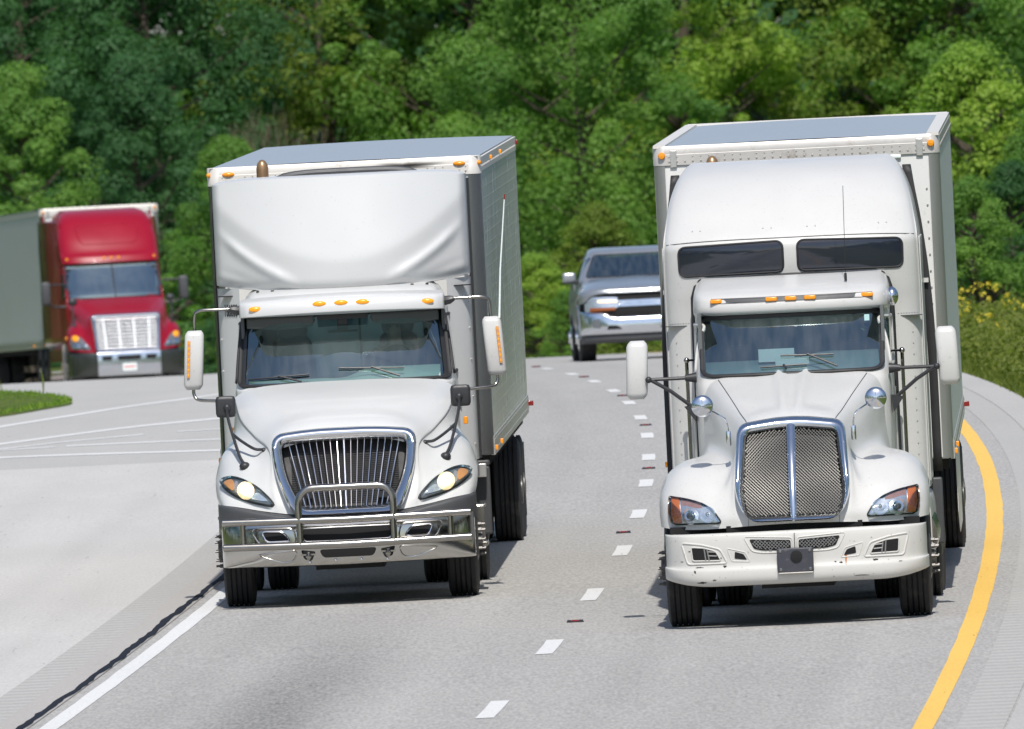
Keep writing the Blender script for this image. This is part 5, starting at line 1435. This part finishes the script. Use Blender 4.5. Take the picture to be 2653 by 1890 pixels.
# ------------------------------------------------------------------ red truck beyond the crest
def red_truck():
    D0 = 452
    T = thing('semi_truck', 'red sleeper cab semi truck with chrome grille, far behind on the left', 'semi truck', (-8.22, D0, zroad(D0)), (-.024, 0, R(7.2)))
    Rd = M['red']
    rows = [
     [(0,.16,.86),(.4,.16,.86),(.66,.18,.87),(.74,.22,.88),(.88,.28,.90),(1.05,.38,.92),(1.18,.55,.94),(1.235,.8,.95),(1.22,.84,.95)],
     [(0,.24,1.15),(.4,.24,1.15),(.70,.25,1.14),(.78,.30,1.12),(.90,.36,1.10),(1.06,.46,1.12),(1.20,.64,1.12),(1.245,.85,1.1),(1.23,.9,1.1)],
     [(0,.38,1.66),(.4,.38,1.655),(.72,.40,1.60),(.79,.44,1.50),(.90,.55,1.38),(1.05,.64,1.36),(1.18,.76,1.31),(1.245,.92,1.2),(1.23,.95,1.2)],
     [(0,.75,1.76),(.4,.75,1.755),(.74,.76,1.70),(.86,.78,1.60),(.93,.85,1.50),(1.06,.90,1.48),(1.18,.98,1.42),(1.245,1.05,1.25),(1.23,1.1,1.2)],
     [(0,1.3,1.92),(.45,1.3,1.91),(.80,1.3,1.86),(.95,1.3,1.76),(1.0,1.3,1.62),(1.08,1.3,1.5),(1.18,1.3,1.38),(1.24,1.3,1.2),(1.23,1.32,1.2)],
     [(0,1.85,2.06),(.5,1.88,2.055),(.9,1.95,2.03),(1.05,2.0,1.94),(1.07,1.95,1.75),(1.1,1.9,1.5),(1.17,1.85,1.3),(1.22,1.8,1.15),(1.21,1.82,1.1)]]
    hood = MB().grid(net(mirror_rows(rows), 5)); hb = hood.bvh()
    hole = [(-.66, 1.55), (.66, 1.55), (.62, .95), (-.62, .95)]
    hood.cut(lambda x, y, z: inside(hole, x, z) and y < .6)
    hood.build('hood', Rd, T, 60)
    sy = lambda z: .10 + (z - .86) / .85 * .28
    outer = rpoly([(-.75, 1.70), (.75, 1.70), (.70, .86), (-.70, .86)], .09, 5, 6)
    inner = rpoly([(-.67, 1.60), (.67, 1.60), (.63, .94), (-.63, .94)], .05, 5, 6)
    L_ = [[(a[0] + (b[0] - a[0]) * f, sy(a[1] + (b[1] - a[1]) * f) + dy, a[1] + (b[1] - a[1]) * f) for a, b in zip(outer, inner)] for f, dy in ((0, .1), (0, 0), (.3, -.05), (.7, -.04), (1, 0), (1, .06))]
    MB().grid(np.array(L_), wrap=True).build('grille_surround', M['chrome'], T, 70)
    g = MB()
    for z in np.linspace(.97, 1.57, 9): g.tube([(-.66, sy(z) + .01, z), (.66, sy(z) + .01, z)], .020, 10)
    for x in (-.5, -.17, .17, .5): g.box(x - .009, x + .009, sy(1.27) - .12, sy(1.27) + .12, .95, 1.59) if False else g.add([(x - .01, sy(1.6) - .012, 1.6), (x + .01, sy(1.6) - .012, 1.6), (x * .93 + .01, sy(.94) - .012, .94), (x * .93 - .01, sy(.94) - .012, .94)], [(0, 1, 2, 3)])
    g.build('grille_bars', M['chrome_sunlit'], T)
    MB().add([(-.7, sy(1.6) + .08, 1.62), (.7, sy(1.6) + .08, 1.62), (.66, sy(.92) + .08, .92), (-.66, sy(.92) + .08, .92)], [(0, 1, 2, 3)]).build('radiator_screen', M['rubber'], T)
    for s in (1, -1):
        f = (lambda o: o) if s == 1 else mx
        h = patch(MB(), f(closed_cr([(.80, .955), (1.0, .965), (1.16, .99), (1.19, 1.16), (1.13, 1.27), (1.0, 1.24), (.88, 1.10)], 4)), hb, .01, .03, lift=.01).build('headlight', M['lamp_dark'], T)
        patch(MB(), f(circ(1.08, 1.20, .065)), hb, .03, .01, lift=.02).build('turn_signal', M['amber_glow'], h)
        for x, r_ in ((.91, .05), (1.07, .06)): patch(MB(), f(circ(x, 1.03, r_)), hb, .03, .01, lift=.01).build('lamp_bowl', M['chrome'], h)
    MB().ellip((-1.235, .95, 1.22), .03, .06, .04).build('side_signal', M['amber_glow'], T)
    px = [0, .35, .68, .70, .9, 1.08, 1.19, 1.235, 1.24]; py = [0, 0, .01, .02, .07, .17, .33, .52, .9]
    def bump(xr, nm, mat, sd=0):
        r_ = [[(x, y + dy, z) for x, y in zip(px, py)] for z, dy in ((.36, .10), (.37, .03), (.42, 0), (.60, -.02), (.84, -.01), (.88, .03), (.885, .1))]
        b = MB().grid(net(mirror_rows(r_), 5)); v = b.bvh()
        b.cut(lambda x, y, z: not (xr[0] <= abs(x) < xr[1]) or x * sd < 0); return b.build(nm, mat, T, 60), v
    bo, bv = bump((0, .69), 'bumper', M['chrome_worn'])
    bump((.69, 9), 'bumper_end', M['greyp3'], 1); bump((.69, 9), 'bumper_end', M['greyp3'], -1)
    for a, b_ in ((-.26, .26), (-.60, -.36), (.36, .60)): patch(MB(), rpoly([(a, .80), (b_, .80), (b_ - .02, .70), (a + .02, .70)], .03), bv, .004, .01).build('air_slot', M['void'], bo)
    pl = MB().box(-.15, .15, -.03, -.022, .47, .63).build('number_plate', M['paper'], bo)
    MB().box(-.12, .12, -.034, -.029, .53, .575).build('plate_print', M['redpale'], pl)
    rows_c = [(1.1, 2.0, 1.06, 5.2), (1.7, 2.0, 1.075, 5.2), (2.04, 2.02, 1.07, 5.2), (2.4, 2.32, 1.06, 5.2), (2.79, 2.64, 1.05, 5.2), (2.84, 2.59, 1.055, 5.2), (2.90, 2.62, 1.06, 5.2), (3.0, 2.69, 1.065, 5.2), (3.06, 2.80, 1.07, 5.2), (3.4, 3.05, 1.07, 5.2), (3.75, 3.38, 1.0, 5.2), (3.92, 3.72, .92, 5.3), (4.0, 4.1, .80, 5.4), (4.02, 4.5, .8, 5.5)]
    shell = MB().grid(cab_shell(rows_c, 6))
    ws = rpoly([(-1.0, 2.80), (1.0, 2.80), (.99, 2.07), (-.99, 2.07)], .06, 5, 8)
    wb, _ = windshield(T, shell, ws, M['glass_glare'], M['rubber'], .022)
    shell.build('cab', Rd, T, 60)
    MB().tube([tuple(hit(wb, 0, z)[0] + Vector((0, -.005, 0))) for z in (2.07, 2.3, 2.5, 2.80)], .016, 6).build('centre_pillar', M['rubber'], T)
    rec = rpoly([(-.72, 3.66), (.72, 3.66), (.60, 3.24), (-.60, 3.24)], .12, 5, 6)
    vb = MB().grid(cab_shell(rows_c, 6)).bvh()
    rim(MB(), rec, vb, .014, -.004).build('fairing_recess', M['red'], T)
    for x in (-.95, -.16, 0, .16, .95): MB().ellip(tuple(hit(vb, x, 2.93)[0]), .035, .03, .035, 10, 6).build('clearance_lamp', M['amber'], T)
    MB().box(-1.0, 1.0, 3.2, 3.25, 1.3, 2.74).box(-1, 1, 2.3, 3.25, 1.3, 1.35).box(-1, 1, 2.7, 3.25, 2.72, 2.74).build('cab_interior', M['trim_in'], T)
    MB().grid(np.array([[(x, 2.1 + .1 * x * x, 2.05) for x in np.linspace(-.95, .95, 7)], [(x, 2.5, 2.14) for x in np.linspace(-.95, .95, 7)], [(x, 2.6, 1.6) for x in np.linspace(-.95, .95, 7)]])).build('dashboard', M['dash'], T)
    for s in (-1, 1):
        st = MB(); soft_box(st, s * .5, 3.05, 2.1, .5, .18, .8, .07, 5, .7); st.build('seat', M['seat'], T)
        MB().prism([(5.15, 1.1), (5.75, 1.1), (5.75, 3.9), (5.3, 3.95), (4.9, 3.55), (4.9, 3.3), (5.15, 3.3)], 'x', s * 1.15, s * 1.19).build('side_extender', M['red_shaded'], T)
        MB().grid(net([[(s * (x + (.0 if z < 3.2 else -.05 * (z - 3.2))), y + .35 * max(0, z - 3.0), z) for x, y in ((1.06, 3.30), (1.12, 3.55), (1.19, 3.9), (1.235, 4.3), (1.24, 5.7))] for z in (1.1, 1.8, 2.6, 3.2, 3.6, 3.8)], 4)).build('sleeper_side', M['red_shaded'], T, solid=.01)
        o_ = rpoly([(2.35, 2.1), (2.65, 2.62), (3.0, 2.62), (3.0, 2.1)], .05)
        patch(MB(), o_, vb, .006, .01, axis='x', side=s).build('door_window', M['tint'], T)
        m_ = MB(); soft_box(m_, s * 1.50, 2.25, 2.22, .20, .15, .50, .05)
        mi = m_.build('mirror', M['greyp'], T, 60)
        MB().tube([(s * 1.46, 2.25, 2.0), (s * 1.3, 2.3, 1.92), (s * 1.06, 2.3, 1.92)], .025, 8).tube([(s * 1.45, 2.25, 2.4), (s * 1.06, 2.35, 2.4)], .022, 8).build('mirror_arm', M['blackp'], mi)
        h = MB().ellip((s * 1.06, 1.0, 2.0), .10, .05, .085, 16, 10); hm = h.build('hood_mirror', M['blackp'], T)
        MB().tube([(s * 1.06, 1.0, 1.95), (s * 1.08, .9, 1.7), (s * 1.05, .8, 1.46)], .018, 8).build('mirror_stalk', M['blackp'], hm)
        wheel(T, s * 1.05, 1.2, side=s)
        for a in (5.9, 7.2): wheel(T, s * 1.05, a, side=s, dual=True)
        MB().tube([(s * .92, 2.3, .62), (s * .92, 4.6, .62)], .32, 24).build('fuel_tank', M['chrome'], T)
        MB().grid(net([[(s * x, y, z) for x, z in ((1.0, 1.1), (1.16, 1.05), (1.21, .9), (1.215, .35))] for y in (2.1, 2.6, 3.4, 5.0)], 4)).build('side_fairing', M['red_shaded'], T, solid=.01)
        MB().box(min(s * .8, s * 1.22), max(s * .8, s * 1.22), 2.02, 2.08, .3, 1.1).build('step_panel', M['alu'], T)
    chassis(T, 8.2, 1.2, [5.9, 7.2])
    tr = trailer(T, 6.5, .3, .20, H=4.10, post='post_grey', side='wall_shade', rail='alu_white', lamp='round', zb=1.08)
    sb_ = MB()
    for q in range(30): sb_.box(-1.309, -1.303, .5 + q * .52, .53 + q * .52, 1.3, 3.9)
    sb_.build('panel_joints', M['alu'], tr)
    return T
M['orange_dark'] = pmat('dark_orange_reflector', (.28, .08, .02), .3)
M['redpale'] = pmat('pale_red_print', (.70, .32, .32), .6)
M['greyp3'] = pmat('grey_bumper_end', (.07, .075, .07), .22, .6)
M['glass_glare'] = glass_mat('bright_windshield', (.45, .6, .6), .48, .06, .06)
RED = red_truck()

# ------------------------------------------------------------------ silver pickup
def pickup():
    D0 = 342
    T = thing('pickup_truck', 'silver pickup truck half hidden behind the right semi truck', 'pickup truck', (2.13, D0, zroad(D0 + .9)), (-.017, 0, R(1.6)))
    S_ = M['silver']
    rows = [
     [(0,.06,1.10),(.4,.06,1.10),(.62,.08,1.10),(.80,.14,1.06),(.90,.24,.97),(.955,.38,.95),(.975,.55,.90),(.97,.6,.86)],
     [(0,.04,1.115),(.4,.04,1.115),(.62,.06,1.115),(.80,.13,1.09),(.905,.24,1.06),(.96,.40,1.05),(.985,.58,1.0),(.98,.62,1.0)],
     [(0,.06,1.14),(.4,.06,1.14),(.64,.08,1.14),(.80,.15,1.125),(.905,.27,1.105),(.965,.42,1.09),(.99,.60,1.04),(.985,.64,1.04)],
     [(0,.16,1.20),(.35,.16,1.20),(.62,.18,1.20),(.78,.24,1.185),(.90,.34,1.16),(.975,.48,1.12),(1.0,.66,1.03),(.99,.7,1.03)],
     [(0,.8,1.31),(.35,.8,1.30),(.62,.8,1.305),(.78,.82,1.27),(.90,.85,1.22),(.985,.88,1.14),(1.01,.95,1.02),(1.0,.98,1.0)],
     [(0,1.5,1.375),(.35,1.5,1.365),(.62,1.52,1.36),(.80,1.55,1.33),(.91,1.5,1.25),(.975,1.45,1.13),(1.0,1.4,.95),(.99,1.42,.9)]]
    b = MB().grid(net(mirror_rows(rows), 5)); hb = b.bvh(); b.build('hood', S_, T, 60)
    # body sides, bed
    for s in (-1, 1):
        side = MB()
        side.grid(net([[(s * x, y, z) for x, z in ((.90, 1.30), (.965, 1.12), (.985, .95), (.97, .62), (.94, .50))] for y in (1.45, 2.2, 3.2, 4.2, 5.7)], 4))
        side.build('body_side', S_, T, 60)
        fl = MB()
        arc = [(.9 + .50 * math.cos(t), .42 + .50 * math.sin(t)) for t in np.linspace(math.pi + .1, -.1, 14)]
        fl.grid(np.array([[(s * x, y, z) for x in (.955, .995, 1.0, .97)] for y, z in arc])); fl.build('fender_flare', S_, T, solid=.02)
        MB().grid(np.array([[(s * .985, y, z) for y, z in arc], [(s * .97, max(.40, min(1.45, y * 1.2 - .18)), max(z, .40) * .55 + .55) for y, z in arc]])).build('fender', S_, T)
        for y in (.92, 4.6): wheel(T, s * .86, y, r=.40, w=.27, side=s, mat=M['chrome'], studs=False)
        m_ = MB(); soft_box(m_, s * 1.08, 1.75, 1.395, .22, .14, .16, .05)
        mi = m_.build('mirror', S_, T, 60)
        MB().box(min(s * .93, s * 1.0), max(s * .93, s * 1.0), 1.72, 1.80, 1.28, 1.35).box(s * 1.09 - .10, s * 1.09 + .10, 1.70, 1.82, 1.295, 1.325).build('mirror_base', M['blackp'], mi, bev=.01)
    MB().box(-.95, .95, 3.6, 5.7, .75, 1.27).box(-.9, .9, .5, 5.4, .42, .6).build('bed', S_, T)
    cr2 = [(1.2, 1.5, .93, 3.6), (1.33, 1.52, .92, 3.6), (1.45, 1.72, .88, 3.55), (1.62, 2.05, .80, 3.5), (1.74, 2.28, .745, 3.45), (1.80, 2.40, .72, 3.4), (1.845, 2.62, .66, 3.3), (1.86, 2.9, .58, 3.2)]
    shell = MB().grid(cab_shell(cr2, 6)); vb = MB().grid(cab_shell(cr2, 6)).bvh()
    ws = rpoly([(-.64, 1.735), (.64, 1.735), (.80, 1.375), (-.80, 1.375)], .05, 5, 8)
    windshield(T, shell, ws, M['glass_dark'], M['rubber'], .012)
    shell.build('cab', S_, T, 60)
    for s in (-1, 1):
        o_ = rpoly([(1.95, 1.36), (2.35, 1.70), (3.35, 1.70), (3.35, 1.36)], .05)
        patch(MB(), o_, vb, .006, .01, axis='x', side=s).build('door_window', M['tint'], T)
        st = MB(); soft_box(st, s * .4, 2.9, 1.30, .48, .16, .62, .06, 5, .75); st.build('seat', M['seat'], T)
    MB().box(-.8, .8, 3.0, 3.05, .8, 1.7).box(-.85, .85, 1.9, 2.1, 1.1, 1.33).build('cab_interior', M['trim_in'], T)
    # front end: two dark slots with a chrome bar between, lamps, bumper
    bp = MB().grid(net(mirror_rows([[(x, y + dy, z) for x, y in ((0, .03), (.4, .03), (.62, .05), (.78, .12), (.87, .24), (.90, .5))] for z, dy in ((.55, .04), (.7, .02), (.85, .02), (1.0, .04), (1.1, .06))]), 4))
    bpb = bp.bvh(); bp.build('grille', M['void'], T)
    for z0, z1, mat, nm in ((.885, .99, 'chrome_worn', 'grille_bar'), (.935, .945, 'chrome', 'grille_trim')):
        patch(MB(), rpoly([(-.80, z1), (.80, z1), (.80, z0), (-.80, z0)], .008, 2, 14), bpb, .02, .03, (1, .8, .5, .25)).build(nm, M[mat], T)
    for s in (1, -1):
        f = (lambda o: o) if s == 1 else mx
        h = patch(MB(), f(rpoly([(.36, 1.04), (.88, 1.06), (.87, .81), (.36, .87)], .02, 3, 8)), bpb, .022, .03).build('headlight', M['reflector'], T)
        patch(MB(), f(rpoly([(.36, .99), (.68, 1.005), (.68, .955), (.36, .95)], .02, 3, 8)), bpb, .035, .02).build('lamp', M['lampwarm'], h)
        patch(MB(), f(rpoly([(.40, .875), (.80, .88), (.80, .825), (.40, .83)], .01, 3, 8)), bpb, .03, .02).build('turn_signal', M['orange_dark'], h)
    px = [0, .3, .45, .6, .8, .92, .975, .98]; py = [-.06, -.06, -.05, -.03, .04, .15, .34, .6]
    zt = [.735, .735, .745, .80, .81, .82, .82, .82]
    r_ = [[(x, y + .05, .44) for x, y in zip(px, py)], [(x, y, .46) for x, y in zip(px, py)], [(x, y - .02, .58) for x, y in zip(px, py)], [(x, y, z - .04) for x, y, z in zip(px, py, zt)], [(x, y + .05, z) for x, y, z in zip(px, py, zt)]]
    bm_ = MB().grid(net(mirror_rows(r_), 5)); bb = bm_.bvh(); bo = bm_.build('bumper', M['chrome_worn'], T, 60)
    for s in (1, -1):
        f = (lambda o: o) if s == 1 else mx
        patch(MB(), f(rpoly([(.66, .70), (.78, .69), (.78, .56), (.66, .54)], .02)), bb, .004, .01).build('fog_opening', M['lamp_dark'], bo)
        patch(MB(), f(rpoly([(.30, .52), (.38, .58), (.52, .59), (.56, .52)], .02)), bb, .004, .01).build('hook_opening', M['void'], bo)
    MB().grid(net(mirror_rows([[(x, y + .10, .30) for x, y in zip(px, py)], [(x, y + .05, .36) for x, y in zip(px, py)], [(x, y + .06, .45) for x, y in zip(px, py)]]), 4)).build('valance', M['greyp'], T)
    MB().box(-.7, .7, .3, 5.2, .30, .5).tube([(-.8, .92, .4), (.8, .92, .4)], .05, 8).tube([(-.8, 4.6, .4), (.8, 4.6, .4)], .06, 8).build('chassis', M['frame'], T)
    return T
PICK = pickup()

# ------------------------------------------------------------------ driver of the left truck
def driver():
    mw = Matrix.Translation(LEFT.location) @ LEFT.rotation_euler.to_matrix().to_4x4()
    P = {}
    V, E_, Rr = [], [], []
    def add(p, r, par=None):
        V.append(p); Rr.append(r)
        if par is not None: E_.append((par, len(V) - 1))
        return len(V) - 1
    x = .47
    pel = add((x, 2.92, 1.80), .15)
    sp1 = add((x, 2.94, 1.98), .135, pel); sp2 = add((x, 2.94, 2.15), .15, sp1); ch = add((x, 2.93, 2.27), .13, sp2)
    nk = add((x, 2.91, 2.36), .058, ch); hd0 = add((x, 2.885, 2.43), .072, nk); hd1 = add((x, 2.87, 2.50), .088, hd0); hd2 = add((x, 2.875, 2.565), .072, hd1)
    add((x, 2.785, 2.475), .016, hd1)                              # nose
    for s in (-1, 1):
        sh = add((x + s * .19, 2.92, 2.23), .075, ch); el = add((x + s * .26, 2.72, 2.02), .052, sh); wr = add((x + s * .16, 2.52, 2.08), .032, el)
        pm = add((x + s * .15, 2.47, 2.10), .036, wr)
        for k in range(4):
            a = add((x + s * (.165 - .018 * k), 2.425, 2.125 - .012 * k), .011, pm); c = add((x + s * (.16 - .018 * k), 2.405, 2.10 - .012 * k), .010, a); add((x + s * (.155 - .018 * k), 2.425, 2.075 - .010 * k), .009, c)
        th = add((x + s * .105, 2.455, 2.125), .012, pm); add((x + s * .085, 2.435, 2.145), .010, th)
        hp = add((x + s * .10, 2.86, 1.78), .10, pel); kn = add((x + s * .13, 2.45, 1.82), .075, hp); an = add((x + s * .13, 2.32, 1.42), .05, kn); add((x + s * .13, 2.20, 1.38), .04, an)
    me = bpy.data.meshes.new('person'); me.from_pydata(V, E_, [])
    o = bpy.data.objects.new('person', me); COL.objects.link(o); o.matrix_world = mw
    tag(o, 'driver in a dark shirt and cap behind the windshield of the left white truck', 'person')
    me.materials.append(M['skin'])
    sm = o.modifiers.new('skin', 'SKIN'); sm.use_smooth_shade = True
    for i, r in enumerate(Rr): me.skin_vertices[0].data[i].radius = (r, r)
    me.skin_vertices[0].data[0].use_root = True
    sb = o.modifiers.new('sub', 'SUBSURF'); sb.levels = 2; sb.render_levels = 2
    h = MB().ellip((x, 2.885, 2.525), .100, .115, .095, 16, 8, .05).box(x - .07, x + .07, 2.70, 2.80, 2.53, 2.542).build('cap', M['shirt'], o, bev=.004)
    # shirt: shells over torso and upper arms
    t = MB().grid(net([[(x + w * math.cos(a), 2.93 + d_ * math.sin(a), z) for a in np.linspace(0, 2 * math.pi, 17)] for z, w, d_ in ((1.74, .19, .17), (1.95, .185, .165), (2.12, .205, .175), (2.24, .205, .155), (2.315, .12, .10), (2.34, .075, .075))], 3))
    for s in (-1, 1): t.tube([(x + s * .15, 2.92, 2.23), (x + s * .21, 2.88, 2.19), (x + s * .255, 2.74, 2.05)], [.095, .088, .066], 12)
    t.build('shirt', M['shirt'], o)
    for s in (-1, 1): MB().ellip((x + s * .032, 2.795, 2.508), .011, .008, .008, 8, 6).build('eye', M['ink'], o)
    return o
driver()
